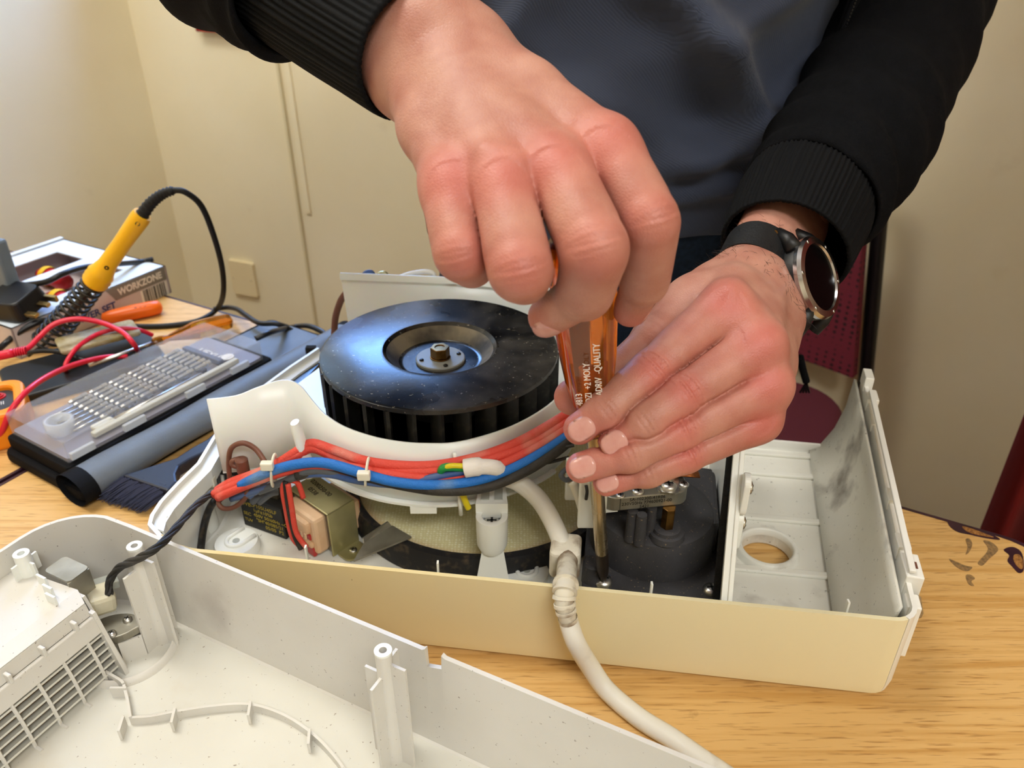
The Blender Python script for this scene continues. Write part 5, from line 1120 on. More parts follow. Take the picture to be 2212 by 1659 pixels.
def build_hand(spec, h=.00085):
    """spec: joints of one hand -> mesh arrays, redness per vertex and nail frames"""
    pts = [npv(p) for f in spec['fingers'] for p in f['j']] + [npv(q) for m_ in spec['meta'] for q in m_[:2]] + [npv(spec['arm'][0]), npv(spec['arm_end'])]
    lo, hi = np.min(pts, 0) - .034, np.max(pts, 0) + .034; Fd = Field(lo, hi, h); palm = Fd.new()
    for (a, b, r1, r2) in spec['meta']: Fd.cone(palm, a, b, r1, r2, .010)
    for (a, b, r1, r2) in spec['pads']: Fd.cone(palm, a, b, r1, r2, .014)
    for (a, b, r1, r2) in zip(spec['arm'][:-1], spec['arm'][1:], spec['arm_r'][:-1], spec['arm_r'][1:]):
        for off in (-1, 0, 1):
            o = npv(spec['arm_side']) * off; Fd.cone(palm, npv(a) + o * .011, npv(b) + o * .011, r1, r2, .012)
    for (a, b, r) in spec['tendons']: Fd.cone(palm, a, b, r * .7, r, .007)
    out = None; dmin = None
    for f in spec['fingers']:
        D = Fd.new(); J = [npv(q) for q in f['j']]; R = f['r']; bul = f.get('bulge', 1.0); fat = f.get('fat', 0.0)
        for i in range(len(J) - 1):
            Fd.cone(D, J[i], J[i + 1], R[i], R[i + 1], .004)
            if fat and i < 2: Fd.cone(D, J[i] * .72 + J[i + 1] * .28, J[i] * .25 + J[i + 1] * .75, (R[i] * .7 + R[i + 1] * .3) + fat, (R[i] * .25 + R[i + 1] * .75) + fat, .006)
        n = npv(f['n'])
        for i in range(1, len(J) - 1):                               # joints: a little wider, with a bony back and creases
            t = J[i + 1] - J[i - 1]; t /= np.linalg.norm(t); nn_ = n - t * (n @ t); nn_ /= np.linalg.norm(nn_); lat = np.cross(t, nn_)
            Fd.cone(D, J[i] - lat * .0022 * bul, J[i] + lat * .0022 * bul, R[i] * .96, R[i] * .96, .004)
            Fd.cone(D, J[i] + nn_ * R[i] * .16 * bul, J[i] + nn_ * R[i] * .16 * bul + t * 1e-4, R[i] * .87, R[i] * .87, .004)
            if f.get('crease', 1):
                for (s_, dp, bd) in ((-.0058, .0005, .20), (-.0026, .0012, .10), (-.0002, .0016, -.03), (.0030, .0010, -.10), (.0056, .0005, -.02)) if i == 1 else ((-.0024, .0006, .06), (.0000, .0011, 0), (.0026, .0006, -.06)):
                    Fd.groove(D, J[i] + t * s_, t, nn_, R[i], dp * f['crease'], .0009, bd)
        for (a, b, r1, r2) in f.get('extra', []): Fd.cone(D, a, b, r1, r2, .005)
        e = palm.copy(); nr = np.abs(palm - D) < .013; e[nr] = smin(palm[nr], D[nr], f.get('k', .007)); e = np.minimum(e, D)
        if out is None: out = e
        else:
            mk = (np.minimum(dmin, D) < .006) & (palm > .001) & (np.abs(dmin - D) < .005); out = np.minimum(out, e)
            out[mk] += .0016 * np.exp(-((dmin[mk] - D[mk]) / .0016) ** 2) * np.clip((palm[mk] - .001) / .006, 0, 1)
        dmin = D if dmin is None else np.minimum(dmin, D)
    V, Fq = surface_nets(out, Fd.lo, h); V = relax(V, Fq, 1, .4)
    red = np.zeros(len(V), np.float32)
    for (c, r, w_) in spec['red']: red = np.maximum(red, w_ * np.exp(-(((V - npv(c)) ** 2).sum(1)) / (r * r)))
    return V, Fq, red
def nail(J1, J2, n, r, wid, ln, name_parent, over=.35):
    """curved nail plate on the back of the last finger bone"""
    t = (npv(J2) - npv(J1)); t /= np.linalg.norm(t); n = npv(n); n = n - t * (n @ t); n /= np.linalg.norm(n); lat = np.cross(t, n); rows = []
    c = npv(J2)
    for i in range(9):
        u = i / 8; x = -ln * .72 + ln * u + (0.0); row = []
        for j in range(9):
            v = j / 4 - 1; w_ = wid * (1 - .32 * max(0, (abs(u - .5) * 2) ** 6)) * (1 - .10 * (1 - u)); an = v * w_
            xx = x - .10 * ln * (v * v) * (1 if u > .5 else -.9)
            rr = r * (1.0 - .10 * max(0, u - .35)); drop = max(0.0, x) ** 2 / (2.2 * r)
            row.append(Vector(tuple(c + t * xx + n * (rr * math.cos(an) - drop + .0004) + lat * (rr * math.sin(an)))))
        rows.append(row)
    return MB().sheet(rows, .0007).build('fingernail', 'nail', name_parent, smooth=True)

mat('nail', 'CF8F86', .25, col2='DDA69C', scale=90, sss=.1, coat=.2)
def skin_mat():
    m = mat('skin', 'D99C7E', .46, sss=.12, bump=.35, bscale=900); nt = m.node_tree; L = nt.links; b = nt.nodes['Principled BSDF']
    at_ = nt.nodes.new('ShaderNodeAttribute'); at_.attribute_name = 'redness'
    tc = nt.nodes.new('ShaderNodeTexCoord')
    n1 = nt.nodes.new('ShaderNodeTexNoise'); n1.inputs['Scale'].default_value = 55; n1.inputs['Detail'].default_value = 5; L.new(tc.outputs['Object'], n1.inputs['Vector'])
    r1 = nt.nodes.new('ShaderNodeValToRGB'); L.new(n1.outputs['Fac'], r1.inputs[0]); r1.color_ramp.elements[0].position = .35; r1.color_ramp.elements[1].position = .7
    r1.color_ramp.elements[0].color = lin('C08C7A'); r1.color_ramp.elements[1].color = lin('AC7161')
    mx = nt.nodes.new('ShaderNodeMix'); mx.data_type = 'RGBA'; L.new(at_.outputs['Fac'], mx.inputs[0]); L.new(r1.outputs[0], mx.inputs[6]); mx.inputs[7].default_value = lin('C4625A')
    L.new(mx.outputs[2], b.inputs['Base Color'])
    # fine creases
    v = nt.nodes.new('ShaderNodeTexVoronoi'); v.inputs['Scale'].default_value = 620; v.feature = 'DISTANCE_TO_EDGE'; L.new(tc.outputs['Object'], v.inputs['Vector'])
    mr = nt.nodes.new('ShaderNodeMapRange'); L.new(v.outputs['Distance'], mr.inputs[0]); mr.inputs[2].default_value = .25
    bp = nt.nodes.new('ShaderNodeBump'); bp.inputs['Strength'].default_value = .16; bp.inputs['Distance'].default_value = .0006; L.new(mr.outputs[0], bp.inputs['Height']); L.new(bp.outputs[0], b.inputs['Normal'])
skin_mat()
per = thing('person', 'person in a black zip jacket and navy t-shirt driving the screwdriver with both hands', 'person', (.10, .80, -T))
TC = lambda p: (_C - p).normalized()                            # direction back to the viewer from p

# ---- hand turning the handle (knuckles towards the viewer)
def RH(x, y, d): return PD(x, y, d)
rf = {}
rI = [RH(1308, 322, .336), RH(1404, 478, .318), RH(1392, 606, .345), RH(1362, 668, .366)]
rM = [RH(1197, 366, .326), RH(1286, 535, .304), RH(1262, 632, .326), RH(1184, 684, .350)]
rR = [RH(1085, 396, .325), RH(1124, 583, .303), RH(1132, 600, .331), RH(1150, 560, .346)]
rL = [RH(975, 396, .334), RH(997, 548, .318), RH(1020, 572, .345), RH(1045, 545, .360)]
rT = [RH(1140, 205, .384), RH(1262, 370, .402), RH(1262, 520, .402), RH(1228, 608, .398)]
up_ = Vector((0, 0, 1))
def dn(j, mixv=Vector((0, 0, 0)), w_=0.0): return TC(j[1]) * (1 - w_) + mixv * w_
bI, bM, bR_, bL = RH(995, 92, .376), RH(955, 118, .372), RH(918, 148, .374), RH(888, 180, .380)
wr0 = RH(905, 108, .384); wr1 = RH(720, -8, .415); wr2 = RH(560, -110, .445)
aR = (wr1 - wr0).normalized(); sideR = aR.cross(TC(wr0)).normalized()
specR = dict(
    fingers=[dict(j=rI, r=[.0125, .0104, .0092, .0082], n=dn(rI, Vector((1, 0, 0)), .35), crease=.4, bulge=.3, fat=.0008), dict(j=rM, r=[.0128, .0113, .0100, .0089], n=dn(rM), crease=.4, bulge=.3, fat=.0010),
             dict(j=rR, r=[.0122, .0106, .0092, .0080], n=dn(rR), crease=.4, bulge=.3, fat=.0012), dict(j=rL, r=[.0114, .0094, .0080, .0070], n=dn(rL, Vector((-1, 0, 0)), .25), crease=.4, bulge=.3, fat=.0012),
             dict(j=rT, r=[.0135, .0115, .0105, .0092], n=TC(rT[1]) * -.3 + Vector((1, 0, 0)), crease=0, k=.012)],
    meta=[(bI, rI[0], .0145, .0128), (bM, rM[0], .0150, .0130), (bR_, rR[0], .0145, .0124), (bL, rL[0], .0140, .0118), (bI, rT[0], .0145, .0120), (rI[0], rL[0], .0085, .0085), (bM, rR[0], .0130, .0110),
          ((bI + rI[0]) / 2, (bL + rL[0]) / 2, .0120, .0120)],
    pads=[(RH(960, 150, .398), RH(1190, 330, .365), .016, .014), (RH(915, 190, .400), RH(1010, 370, .362), .015, .013), (RH(1020, 140, .390), RH(1170, 240, .384), .015, .013)],
    arm=[RH(985, 152, .386), wr0, wr1], arm_r=[.0185, .0190, .0180], arm_side=sideR, arm_end=wr1,
    tendons=[(bI + TC(bI) * .0125, rI[0] + TC(rI[0]) * .0105, .0022), (bM + TC(bM) * .0130, rM[0] + TC(rM[0]) * .0108, .0024), (bR_ + TC(bR_) * .0128, rR[0] + TC(rR[0]) * .0102, .0022), (bL + TC(bL) * .0120, rL[0] + TC(rL[0]) * .0096, .0020),
             (rI[0] + TC(rI[0]) * .0035, rI[0] + TC(rI[0]) * .0036, .0098), (rM[0] + TC(rM[0]) * .0038, rM[0] + TC(rM[0]) * .0040, .0100), (rR[0] + TC(rR[0]) * .0036, rR[0] + TC(rR[0]) * .0038, .0096), (rL[0] + TC(rL[0]) * .003, rL[0] + TC(rL[0]) * .0032, .0088),
             (RH(985, 235, .358), RH(1050, 330, .320), .0015), (RH(1050, 330, .318), RH(1120, 350, .314), .0015), (RH(1080, 170, .368), RH(1240, 270, .332), .0018)],
    red=[(j + TC(j) * .01, .016, .75) for j in (rI[0], rM[0], rR[0], rL[0])] + [(j + TC(j) * .008, .015, .45) for j in (rI[1], rM[1], rR[1], rL[1])] + [(j[3], .012, .7) for j in (rI, rM, rR, rL)] + [(rT[1], .03, .4)])
# ---- steadying hand with the watch
lI = [PD(1570, 662, .414), PD(1412, 803, .400), PD(1310, 888, .394), PD(1252, 926, .3955)]
lM = [PD(1638, 748, .406), PD(1478, 851, .395), PD(1392, 913, .391), PD(1324, 956, .394)]
lR = [PD(1654, 832, .406), PD(1470, 926, .396), PD(1360, 977, .393), PD(1256, 1010, .396)]
lL = [PD(1636, 904, .412), PD(1482, 976, .402), PD(1396, 1014, .400), PD(1310, 1043, .402)]
lT = [PD(1500, 660, .452), PD(1420, 735, .436), PD(1318, 826, .431), PD(1236, 858, .4285)]
kI, kM, kR, kL = PD(1592, 600, .474), PD(1632, 628, .474), PD(1662, 660, .474), PD(1684, 695, .472)
wl0 = PD(1634, 626, .500); wl1 = PD(1704, 468, .545); wl2 = PD(1790, 350, .575)
aL = (wl1 - wl0).normalized(); dorsL = (TC(wl0) + Vector((1.1, 0, .1))).normalized(); dorsL = (dorsL - aL * dorsL.dot(aL)).normalized(); sideL = aL.cross(dorsL).normalized()
specL = dict(
    fingers=[dict(bulge=.7, fat=.0004, j=lI, r=[.0122, .0102, .0089, .0081], n=TC(lI[1]) + up_ * .2, crease=1.2), dict(bulge=.7, fat=.0004, j=lM, r=[.0124, .0104, .0091, .0082], n=TC(lM[1]), crease=1.2),
             dict(bulge=.7, fat=.0004, j=lR, r=[.0118, .0098, .0086, .0078], n=TC(lR[1]), crease=1.2), dict(bulge=.7, fat=.0004, j=lL, r=[.0106, .0086, .0075, .0068], n=TC(lL[1]) - up_ * .1, crease=1.1),
             dict(j=lT, r=[.0150, .0125, .0112, .0098], n=Vector((-.3, .2, 1)), crease=.5, k=.012)],
    meta=[(kI, lI[0], .0145, .0122), (kM, lM[0], .0150, .0126), (kR, lR[0], .0145, .0120), (kL, lL[0], .0135, .0110), (kI, lT[0], .0150, .0140), (lI[0], lM[0], .0085, .0085), (lM[0], lR[0], .008, .008), (lR[0], lL[0], .0075, .0075), (kM, (lI[0] + lM[0]) / 2, .0125, .0115), ((kI + lI[0]) / 2, (kL + lL[0]) / 2, .012, .012)],
    pads=[(PD(1560, 640, .480), PD(1560, 720, .430), .014, .012), (PD(1660, 700, .480), PD(1600, 900, .430), .013, .011), (PD(1530, 640, .468), PD(1440, 735, .445), .014, .012)],
    arm=[PD(1636, 650, .480), wl0, wl1], arm_r=[.0180, .0200, .0205], arm_side=sideL, arm_end=wl1,
    tendons=[(lI[0] + TC(lI[0]) * .0036, lI[0] + TC(lI[0]) * .0037, .0098), (lM[0] + TC(lM[0]) * .0042 + Vector((.001, 0, 0)), lM[0] + TC(lM[0]) * .0043, .0102), (lR[0] + TC(lR[0]) * .0036 + Vector((.002, 0, 0)), lR[0] + TC(lR[0]) * .0037, .0094), (lL[0] + TC(lL[0]) * .003, lL[0] + TC(lL[0]) * .0031, .0084),
             (kI + dorsL * .012, lI[0] + (TC(lI[0]) + up_) * .008, .0020), (kM + dorsL * .013, lM[0] + (TC(lM[0]) + Vector((1, 0, .3))) * .007, .0020)],
    red=[(j + TC(j) * .01, .015, .8) for j in (lI[0], lM[0], lR[0], lL[0])] + [(j + TC(j) * .008, .012, .75) for j in (lI[1], lM[1], lR[1], lL[1])] + [(j[3], .013, .8) for j in (lI, lM, lR, lL, lT)] + [((j[0] + j[1]) / 2, .02, .35) for j in (lI, lM, lR, lL)])
hands = [build_hand(specR), build_hand(specL)]
# ---- arms, trunk and legs under the clothes (coarse)
elR, shR = PD(190, -330, .56), Vector((-.13, .80, .62)); elL, shL = PD(2040, -220, .70), Vector((.33, .82, .62))
Fc = Field((-.45, .45, -.74), (.66, 1.02, .80), .008); Dc = Fc.new()
for (a, b, r1, r2) in ((wr1, elR, .026, .032), (elR, shR, .032, .040), (wl1, elL, .026, .032), (elL, shL, .032, .040), (Vector((.045, .82, .10)), Vector((.045, .80, .50)), .082, .082), (Vector((.155, .82, .10)), Vector((.155, .80, .50)), .082, .082), (Vector((-.08, .81, .60)), Vector((.28, .81, .60)), .075, .075),
                       (Vector((.10, .82, .62)), Vector((.10, .80, .74)), .055, .055), (Vector((.03, .815, .06)), Vector((.02, .835, -.30)), .072, .056), (Vector((.02, .835, -.30)), Vector((.02, .855, -.66)), .054, .040), (Vector((.175, .815, .06)), Vector((.182, .83, -.30)), .072, .056), (Vector((.182, .83, -.30)), Vector((.182, .855, -.66)), .054, .040)):
    Fc.cone(Dc, a, b, r1, r2, .03)
Vc, Fqc = surface_nets(Dc, Fc.lo, .008)
allV, allF, allR, off = [], [], [], 0
for V_, F_, R_ in hands + [(Vc, Fqc, np.zeros(len(Vc), np.float32))]:
    allV.append(V_); allF.append(F_ + off); allR.append(R_); off += len(V_)
allV, allF, allR = np.concatenate(allV), np.concatenate(allF), np.concatenate(allR)
me = bpy.data.meshes.new('body'); me.vertices.add(len(allV)); me.vertices.foreach_set('co', allV.astype(np.float32).ravel())
me.loops.add(len(allF) * 4); me.loops.foreach_set('vertex_index', allF.astype(np.int32).ravel()); me.polygons.add(len(allF))
me.polygons.foreach_set('loop_start', np.arange(0, len(allF) * 4, 4, dtype=np.int32)); me.polygons.foreach_set('loop_total', np.full(len(allF), 4, np.int32)); me.update(); me.validate()
at = me.attributes.new('redness', 'FLOAT', 'POINT'); at.data.foreach_set('value', allR.astype(np.float32))
body = link('body', me, 'skin', per, smooth=True)
for (j, n_, r, wd_, ln) in ((lI, TC(lI[2]) - up_ * .25 + Vector((-.1, 0, 0)), .0083, .82, .0135), (lM, TC(lM[2]) - up_ * .1, .0085, .80, .0135), (lR, TC(lR[2]) + up_ * .02, .0080, .82, .0135), (lL, TC(lL[2]), .0070, .80, .0115)):
    nail(j[2], j[3] + (j[3] - j[2]).normalized() * .002, n_, r, wd_, ln, per)
nail(rM[2], rM[3] + (rM[3] - rM[2]).normalized() * .002, TC(rM[2]) * .35 - up_ * .8 + Vector((-.3, 0, 0)), .0088, .8, .0135, per)
nail(rI[2], rI[3] + (rI[3] - rI[2]).normalized() * .002, Vector((1, -.1, -.2)), .0082, .8, .0130, per)

# ---- hair on the watch wrist
hv, hf, hr = hands[1]
fn_ = np.cross(hv[hf[:, 1]] - hv[hf[:, 0]], hv[hf[:, 3]] - hv[hf[:, 0]]); fcn = hv[hf].mean(1); nrm = np.linalg.norm(fn_, axis=1, keepdims=True); fn_ = fn_ / np.maximum(nrm, 1e-12)
tt = (fcn - npv(wl0)) @ npv(aL); sel = np.where((tt > -.030) & (tt < .035) & ((fn_ @ npv(TC(wl0))) > -.2))[0]
rng = np.random.default_rng(5); pick = rng.choice(sel, 700); hb_ = MB()
for i in pick:
    n_ = Vector(tuple(fn_[i])); p = Vector(tuple(fcn[i])); d_ = (n_ * .12 - aL * .7 + sideL * rng.normal(0, .5) + Vector(tuple(rng.normal(0, .25, 3)))).normalized(); L2 = .004 + .005 * rng.random()
    hb_.tube([p - n_ * .0003, p + (d_ + n_ * .15) * (L2 * .5), p + d_ * L2 + n_ * .0006], [.00009, .00008, .00004], 3, caps=False)
mat('hair_dark', '1E1410', .5); tag(hb_.build('arm_hair', 'hair_dark', per), kind='stuff')

# ---- clothes
mat('jacket_black', '06070A', .9, col2='090A0E', scale=90, bump=.5, bscale=1400, spec=.15); mat('rib_black', '08090C', .8, spec=.2, bump=.3, bscale=1500); mat('denim', '16202F', .85, spec=.2, col2='1C2A3E', scale=200, bump=.5, bscale=1500); mat('shoe_black', '141414', .5)
def shirt_mat():
    m = mat('tshirt_navy', '343B4E', .85, sheen=.12); nt = m.node_tree; L = nt.links; b = nt.nodes['Principled BSDF']; tc = nt.nodes.new('ShaderNodeTexCoord')
    wv = nt.nodes.new('ShaderNodeTexWave'); wv.inputs['Scale'].default_value = 230; wv.bands_direction = 'DIAGONAL'; L.new(tc.outputs['Object'], wv.inputs['Vector'])
    bp = nt.nodes.new('ShaderNodeBump'); bp.inputs['Strength'].default_value = .35; bp.inputs['Distance'].default_value = .0005; L.new(wv.outputs['Fac'], bp.inputs['Height']); L.new(bp.outputs[0], b.inputs['Normal'])
shirt_mat()
def sleeve(path, rads, name, m, par, ns=40, folds=None, nseg=80, ribs=0, ribd=0.0, th=.0022, up=None):
    pth = spline(path, 12); N = len(pth); rr = np.interp(np.linspace(0, 1, N), np.linspace(0, 1, len(rads)), rads)
    t0 = (pth[1] - pth[0]).normalized(); n = Vector(up) if up is not None else t0.orthogonal(); rows = []
    for i, p in enumerate(pth):
        t = (pth[min(i + 1, N - 1)] - pth[max(i - 1, 0)]).normalized(); n = (n - t * n.dot(t)).normalized(); b = t.cross(n); row = []
        for k in range(nseg):
            a = 2 * math.pi * k / nseg; u = i / (N - 1); r = rr[i]
            if folds: r += folds(u, a)
            if ribs: r += ribd * (1 if math.sin(a * ribs) > 0 else -1) * min(1, u * 8 + .3)
            row.append(p + n * (r * math.cos(a)) + b * (r * math.sin(a)))
        rows.append(row)
    return MB().sheet(rows, th, wrap=True).build(name, m, par, smooth=True)
jk = part_empty('jacket', (.10, .80, .02), per)
cuR0 = RH(893, 118, .385); cuR1 = RH(640, -45, .425)
sleeve([cuR0, (cuR0 + cuR1) / 2 + Vector((0, 0, -.001)), cuR1], [.0332, .0336, .0352, .0370], 'cuff', 'rib_black', jk, nseg=256, ribs=64, ribd=.0006, up=TC(cuR0))
def foldR(u, a):
    v = u * 30 + 2.2 * math.sin(a + 1); return .0065 * (abs(math.sin(v * .5)) ** .6 - .6) * (.7 + .4 * math.sin(a * 2 + u * 5)) + .002 * math.sin(u * 57 + 3 * a)
sleeve([cuR1 - (cuR1 - cuR0) * .10, RH(560, -100, .44), RH(380, -220, .49), elR, (elR + shR) / 2, shR], [.040, .050, .056, .060, .068, .078], 'sleeve', 'jacket_black', jk, folds=foldR, nseg=72)
cuL0 = PD(1692, 545, .520); cuL1 = PD(1748, 418, .553)
sleeve([cuL0, (cuL0 + cuL1) / 2, cuL1], [.0415, .0435, .0455, .0440], 'cuff', 'rib_black', jk, nseg=336, ribs=84, ribd=.00055, up=TC(cuL0))
def foldL(u, a):
    v = u * 34 + 2.0 * math.sin(a + .5) + .9 * math.sin(2 * a + u * 11); return .0062 * (abs(math.sin(v * .5)) ** .6 - .6) * (.75 + .35 * math.sin(a * 2 + u * 7)) + .002 * math.sin(u * 71 + 2 * a + 1)
sleeve([cuL1 - (cuL1 - cuL0) * .12, PD(1812, 345, .575), PD(1888, 205, .615), PD(1968, 20, .66), elL, (elL + shL) / 2, shL], [.046, .0530, .0550, .058, .062, .070, .080], 'sleeve', 'jacket_black', jk, folds=foldL, nseg=84)
# trunk: front of the torso leans over the table
def trunk(a, z):
    """a: angle from the front centre (0) to the person's left (+), z: height -> point and outward direction"""
    cx, cy = .10, .800 - .10 * max(0, z - .12); hw = .158 + .02 * min(1, max(0, (z - .1) / .4)); hd = .128 + .010 * math.exp(-((z - .24) / .12) ** 2)
    s_, c_ = math.sin(a), math.cos(a); ex = .82
    d = Vector((math.copysign(abs(s_) ** ex, s_) * hw, -math.copysign(abs(c_) ** ex, c_) * hd, 0)); return Vector((cx, cy, z)) + d, Vector((d.x / hw ** 2, d.y / hd ** 2, 0)).normalized()
def shirt_fold(a, z):
    f = 0
    for (a0, z0, ang, wdt, ln, am) in ((-.25, .40, .9, .014, .20, .010), (.05, .37, -.9, .013, .12, .011), (.20, .33, -1.1, .012, .10, .012), (.38, .30, -1.0, .013, .09, .012), (.55, .28, .5, .013, .10, .010), (.30, .225, .22, .010, .14, .010), (.10, .25, .35, .014, .12, .009), (.5, .37, .45, .014, .12, .010), (-.1, .29, -.7, .014, .1, .009), (-.45, .26, .6, .02, .2, .008)):
        da, dz = (a - a0) * .16, z - z0; u = da * math.cos(ang) + dz * math.sin(ang); v = -da * math.sin(ang) + dz * math.cos(ang); f += 1.5 * am * math.exp(-(v / wdt) ** 2 - (u / ln) ** 2)
    return f
rows = []
for i in range(70):
    z = .175 + (.62 - .175) * i / 69; row = []
    for k in range(90):
        a = -1.5 + 3.0 * k / 89; p, n = trunk(a, z); hem = .006 * math.sin(a * 5) if i == 0 else 0
        row.append(p + n * (.004 + shirt_fold(a, z)) + Vector((0, 0, hem)))
    rows.append(row)
MB().sheet(rows, .0016).build('t_shirt', 'tshirt_navy', per, smooth=True)
# jeans and belt line
def leg(cx, name):
    def fo(u, a): return .003 * math.sin(u * 40 + 2 * math.sin(a)) * (.5 + .5 * math.sin(2 * a))
    return sleeve([Vector((cx, .805, .20)), Vector((cx, .812, .05)), Vector((cx, .83, -.30)), Vector((cx, .855, -.68))], [.098, .096, .074, .064], name, 'denim', jn, folds=fo, nseg=48)
jn = part_empty('jeans', (.10, .82, -.68), per); leg(.018, 'trouser_leg'); leg(.182, 'trouser_leg')
rows = []
for z in (.02, .06, .10, .14, .18, .20):
    rows.append([trunk(2 * math.pi * k / 60, z)[0] + trunk(2 * math.pi * k / 60, z)[1] * -.002 for k in range(60)])
MB().sheet(rows, .002, wrap=True).build('waist', 'denim', jn, smooth=True)
for cx in (.018, .182):
    s_ = MB(); s_.sheet([[Vector((cx + w_ * math.cos(a), .84 + yy, -T + h_ * (.5 + .5 * math.sin(a)))) for a in [2 * math.pi * k / 20 for k in range(20)]] for yy, w_, h_ in ((.075, .005, .03), (.07, .036, .09), (.03, .042, .10), (-.04, .046, .075), (-.12, .050, .055), (-.17, .042, .045), (-.19, .015, .02))], wrap=True).build('shoe', 'shoe_black', per, smooth=True)
# jacket fronts
def front_edge_L(z): return np.interp(z, [-.02, .10, .20, .27, .36, .48, .62], [.52, .52, .55, .64, .82, .98, 1.0])
def front_edge_R(z): return np.interp(z, [-.02, .15, .30, .45, .62], [-.95, -.92, -.88, -.80, -.75])
def panel(fe, sgn, z0, off, name):
    rows = []
    for i in range(50):
        z = z0 + (.64 - z0) * i / 49; row = []; a0 = fe(z)
        for k in range(50):
            f = k / 49; a = a0 + (sgn * 2.9 - a0) * f; p, n = trunk(a, max(z, .1)); p = Vector((p.x, p.y, z)); fl = max(0, .16 - z) * .12
            row.append(p + n * (off + fl + .005 * math.sin(z * 38 + a * 4) * f * (1 - f) * 3 + .004 * math.sin(a * 9 + z * 12) * min(1, f * 5) + shirt_fold(a, z) * .35))
        rows.append(row)
    return MB().sheet(rows, .003).build(name, 'jacket_black', jk, smooth=True)
panel(front_edge_L, 1, .005, .030, 'front_panel'); panel(front_edge_R, -1, .150, .016, 'front_panel')
# zip along the open edge
mat('zip_dark', '17181C', .35, .5)
zp = []; 
for i in range(90):
    z = .02 + .60 * i / 89; a = float(front_edge_L(z)); p, n = trunk(a, max(z, .1)); zp.append(Vector((p.x, p.y, z)) + n * (.031 + max(0, .16 - z) * .12 + shirt_fold(a, z) * .35))
MB().tube(zp, .0035, 6, flat=.5).build('zip_tape', 'jacket_black', jk, smooth=True)
zt_ = MB()
for i in range(0, 88):
    for k in range(3):
        q = zp[i] + (zp[i + 1] - zp[i]) * (k / 3); n = trunk(.6, q.z)[1]; zt_.box((0, 0, 0), (.0012, .0040, .0016), Matrix.Translation(q + n * .0020))
tag(zt_.build('zip_teeth', 'zip_dark', jk), kind='stuff')
# drawcord with its end hanging from the hem
dq = [PY(1728, 770, .66), PY(1735, 800, .66), PY(1742, 825, .66)]
MB().tube(spline(dq, 5), .0035, 8).build('drawcord', 'jacket_black', jk, smooth=True)
for k in range(4): MB().tube([dq[-1], dq[-1] + Vector((-.004 + .003 * k, 0, -.012))], .0011, 6).build('cord_end', 'zip_dark', jk)

# ================================================================== wrist watch
wc = PD(1766, 600, .484); wn_ = (TC(wc) + Vector((1.30, .10, .30))).normalized()
wt = thing('wrist_watch', 'steel rimmed black sports watch on the wrist nearest the chair', 'watch', wc)
mat('watch_black', '0E0E10', .45); mat('watch_glass', '040405', .25, spec=.08); mat('watch_steel', 'C9C9CB', .2, 1.0); mat('strap_black', '0C0D10', .6, bump=.3, bscale=700)
wx = (PD(1740, 515, .50) - PD(1770, 690, .50)); wx = (wx - wn_ * wx.dot(wn_)).normalized(); wfm = frame(wc, wx, wn_)
MB().lathe([(.0, -.012), (.022, -.012), (.0250, -.009), (.0255, -.002), (.0245, -.0005)], wc, wn_, 48).build('case', 'watch_black', wt, smooth=True, auto=40)
bz_ = MB().lathe([(.0255, -.0025), (.0257, .0), (.0245, .0022), (.0208, .0026), (.0203, .0012)], wc, wn_, 60, close=False).build('bezel', 'watch_steel', wt, smooth=True, auto=30)
MB().lathe([(.0206, .0008), (.0206, .0013), (.0, .00131)], wc, wn_, 48).build('glass', 'watch_glass', wt)
for k in range(6):
    a = math.radians(60 * k + 22); screw(bz_, wfm @ Vector((.0232 * math.cos(a), .0232 * math.sin(a), .0022)), wn_, .0012, 'watch_steel', name='bezel_screw')
for (a, h_) in ((math.radians(150), .0), (math.radians(210), 0), (math.radians(180), 0)):
    d_ = (wfm.to_3x3() @ Vector((0, 1, 0)) if False else wfm.to_3x3() @ Vector((math.cos(a + math.pi / 2), math.sin(a + math.pi / 2), 0)))
    MB().lathe([(.0022, 0), (.0032, .0005), (.0032, .0035), (.002, .0045), (0, .0045)], wc + d_ * .0250 - wn_ * .005, d_, 14).build('button', 'watch_steel', wt, smooth=True, auto=40)
for sgn in (1, -1):
    lg_ = MB()
    for yy in (-.0115, .0115):
        lg_.tube([wfm @ Vector((sgn * .018, yy * 1.3, -.004)), wfm @ Vector((sgn * .026, yy * 1.12, -.008)), wfm @ Vector((sgn * .0315, yy, -.014))], [.0055, .0045, .0036], 10)
    lg_.build('lug', 'watch_black', wt, smooth=True)
    for yy in (-.0148, .0148): MB().lathe([(.0020, 0), (.0020, .0008), (.0011, .0008), (.0011, .0002), (0, .0002)], wfm @ Vector((sgn * .0310, yy, -.0138)), wfm.to_3x3() @ Vector((0, math.copysign(1, yy), 0)), 14).build('lug_screw', 'brass', wt, smooth=True, auto=40)
# strap: loop around the wrist
wa = wl0 + aL * ((wc - wl0).dot(aL)); rows = []; vd = (wc - wa); vd = (vd - aL * vd.dot(aL)); rad0 = vd.length; vx = vd.normalized(); vy = aL.cross(vx)
for k in range(49):
    a = math.radians(28 + (332 - 28) * k / 48); ex, ey = max(.0225, rad0 - .012), .0345
    c_ = wa + vx * ((rad0 - .012) * math.cos(a) if math.cos(a) > 0 else .024 * math.cos(a)) + vy * (ey * math.sin(a)); hwid = .0115
    rows.append([c_ - aL * hwid, c_ - aL * hwid * .5, c_ + aL * hwid * .5, c_ + aL * hwid])
MB().sheet(rows, .0028).build('strap', 'strap_black', wt, smooth=True, auto=50)
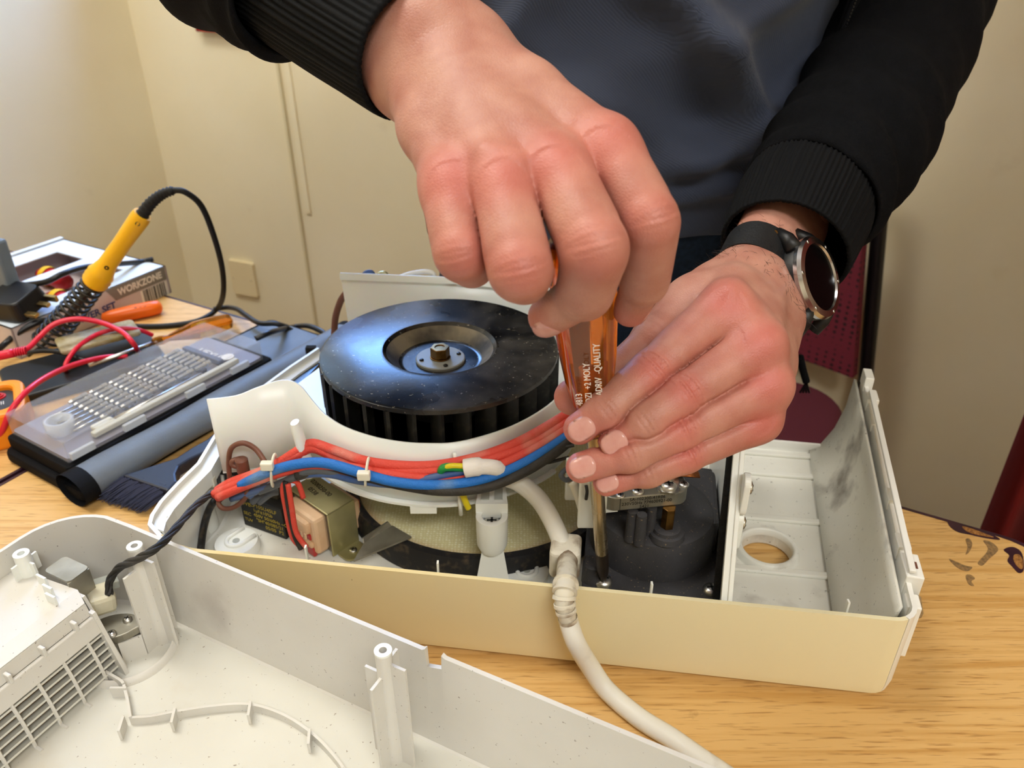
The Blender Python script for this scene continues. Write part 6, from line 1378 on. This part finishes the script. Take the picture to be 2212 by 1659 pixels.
# ================================================================== chair behind the person, curtain at the right
def chair_mat():
    m = mat('chair_maroon', '6A1A2A', .85); nt = m.node_tree; L = nt.links; b = nt.nodes['Principled BSDF']; tc = nt.nodes.new('ShaderNodeTexCoord')
    v = nt.nodes.new('ShaderNodeTexVoronoi'); v.inputs['Scale'].default_value = 95; v.inputs['Randomness'].default_value = 0.15; L.new(tc.outputs['Object'], v.inputs['Vector'])
    r = nt.nodes.new('ShaderNodeValToRGB'); L.new(v.outputs['Distance'], r.inputs[0]); r.color_ramp.elements[0].position, r.color_ramp.elements[1].position = .22, .4
    r.color_ramp.elements[0].color = lin('24060E'); r.color_ramp.elements[1].color = lin('6A1A2A'); L.new(r.outputs[0], b.inputs['Base Color'])
chair_mat(); mat('seat_maroon', '4E1220', .85, bump=.4, bscale=700); mat('chair_frame', '0E0E10', .4)
R0 = PY(1868, 815, 1.21); Rt = PY(1890, 495, 1.21); ca_ = math.radians(-32)
LEAN = (Rt.x - R0.x) / (Rt.z - R0.z)
co = Vector((R0.x - .222 * math.cos(ca_), R0.y - .222 * math.sin(ca_), -T)); cm = Matrix.Translation(co) @ Matrix.Rotation(ca_, 4, 'Z')
def CH_(x, y, z):                                             # x across, -y to the front, z up from the floor; the back leans
    p = cm @ Vector((x, y, z)); p.x += LEAN * max(0, z - .46); return p
chr_ = thing('chair', 'maroon fabric chair with black frame behind the person', 'chair', co)
rows = []
for i in range(9):
    z = R0.z + T + .27 * i / 8; rows.append([CH_(x * .205, .015 - .03 * x * x + .05 * (z - .46), z) for x in [-1 + k / 6 for k in range(13)]])
MB().sheet(rows, .018).build('backrest', 'chair_maroon', chr_, smooth=True, auto=50)
MB().prism(rrect(-.215, -.34, .215, -.02, .09, 8), .395, .435, cm).build('seat', 'seat_maroon', chr_, bevel=.012, seg=3)
for sx in (-1, 1):
    MB().tube([CH_(sx * .222, .03, 0), CH_(sx * .222, .022, .45), CH_(sx * .222, .03, .60), CH_(sx * .222, .045, .815)], .0125, 12).build('leg', 'chair_frame', chr_, smooth=True, auto=50)
    MB().tube([CH_(sx * .200, -.33, 0), CH_(sx * .200, -.31, .395)], .0115, 12).build('leg', 'chair_frame', chr_, smooth=True, auto=50)
    MB().tube([CH_(sx * .215, .02, .385), CH_(sx * .200, -.31, .385)], .010, 10).build('side_rail', 'chair_frame', chr_, smooth=True, auto=50)
MB().tube([CH_(-.222, .045, .81), CH_(.222, .045, .81)], .0115, 10).build('top_rail', 'chair_frame', chr_, smooth=True, auto=50)
mat('curtain_red', '7E1712', .8, bump=.3, bscale=900)
cp0 = PY(2128, 1100, .78); cdir = Vector((.93, -.36, 0)).normalized(); cnr = Vector((-cdir.y, cdir.x, 0)); rows = []
for i in range(2):
    z = (-T + .01, ZC - .03)[i]; row = []
    for k in range(121):
        f = k / 120; row.append(Vector((cp0.x, cp0.y, z)) + cdir * (.50 * f) - cnr * (.022 * math.sin(f * 42) + .010 * math.sin(f * 17 + 1)))
    rows.append(row)
cu_ = thing('curtain', 'dark red curtain hanging at the right edge behind the table corner', 'curtain', Vector((cp0.x + .2, cp0.y - .1, -T)))
MB().sheet(rows, .002).build('fabric', 'curtain_red', cu_, smooth=True)
MB().tube([Vector((cp0.x, cp0.y, ZC - .02)) - cdir * .05, Vector((cp0.x, cp0.y, ZC - .02)) + cdir * .55], .012, 12).build('curtain_rail', 'leg_metal', cu_, smooth=True)
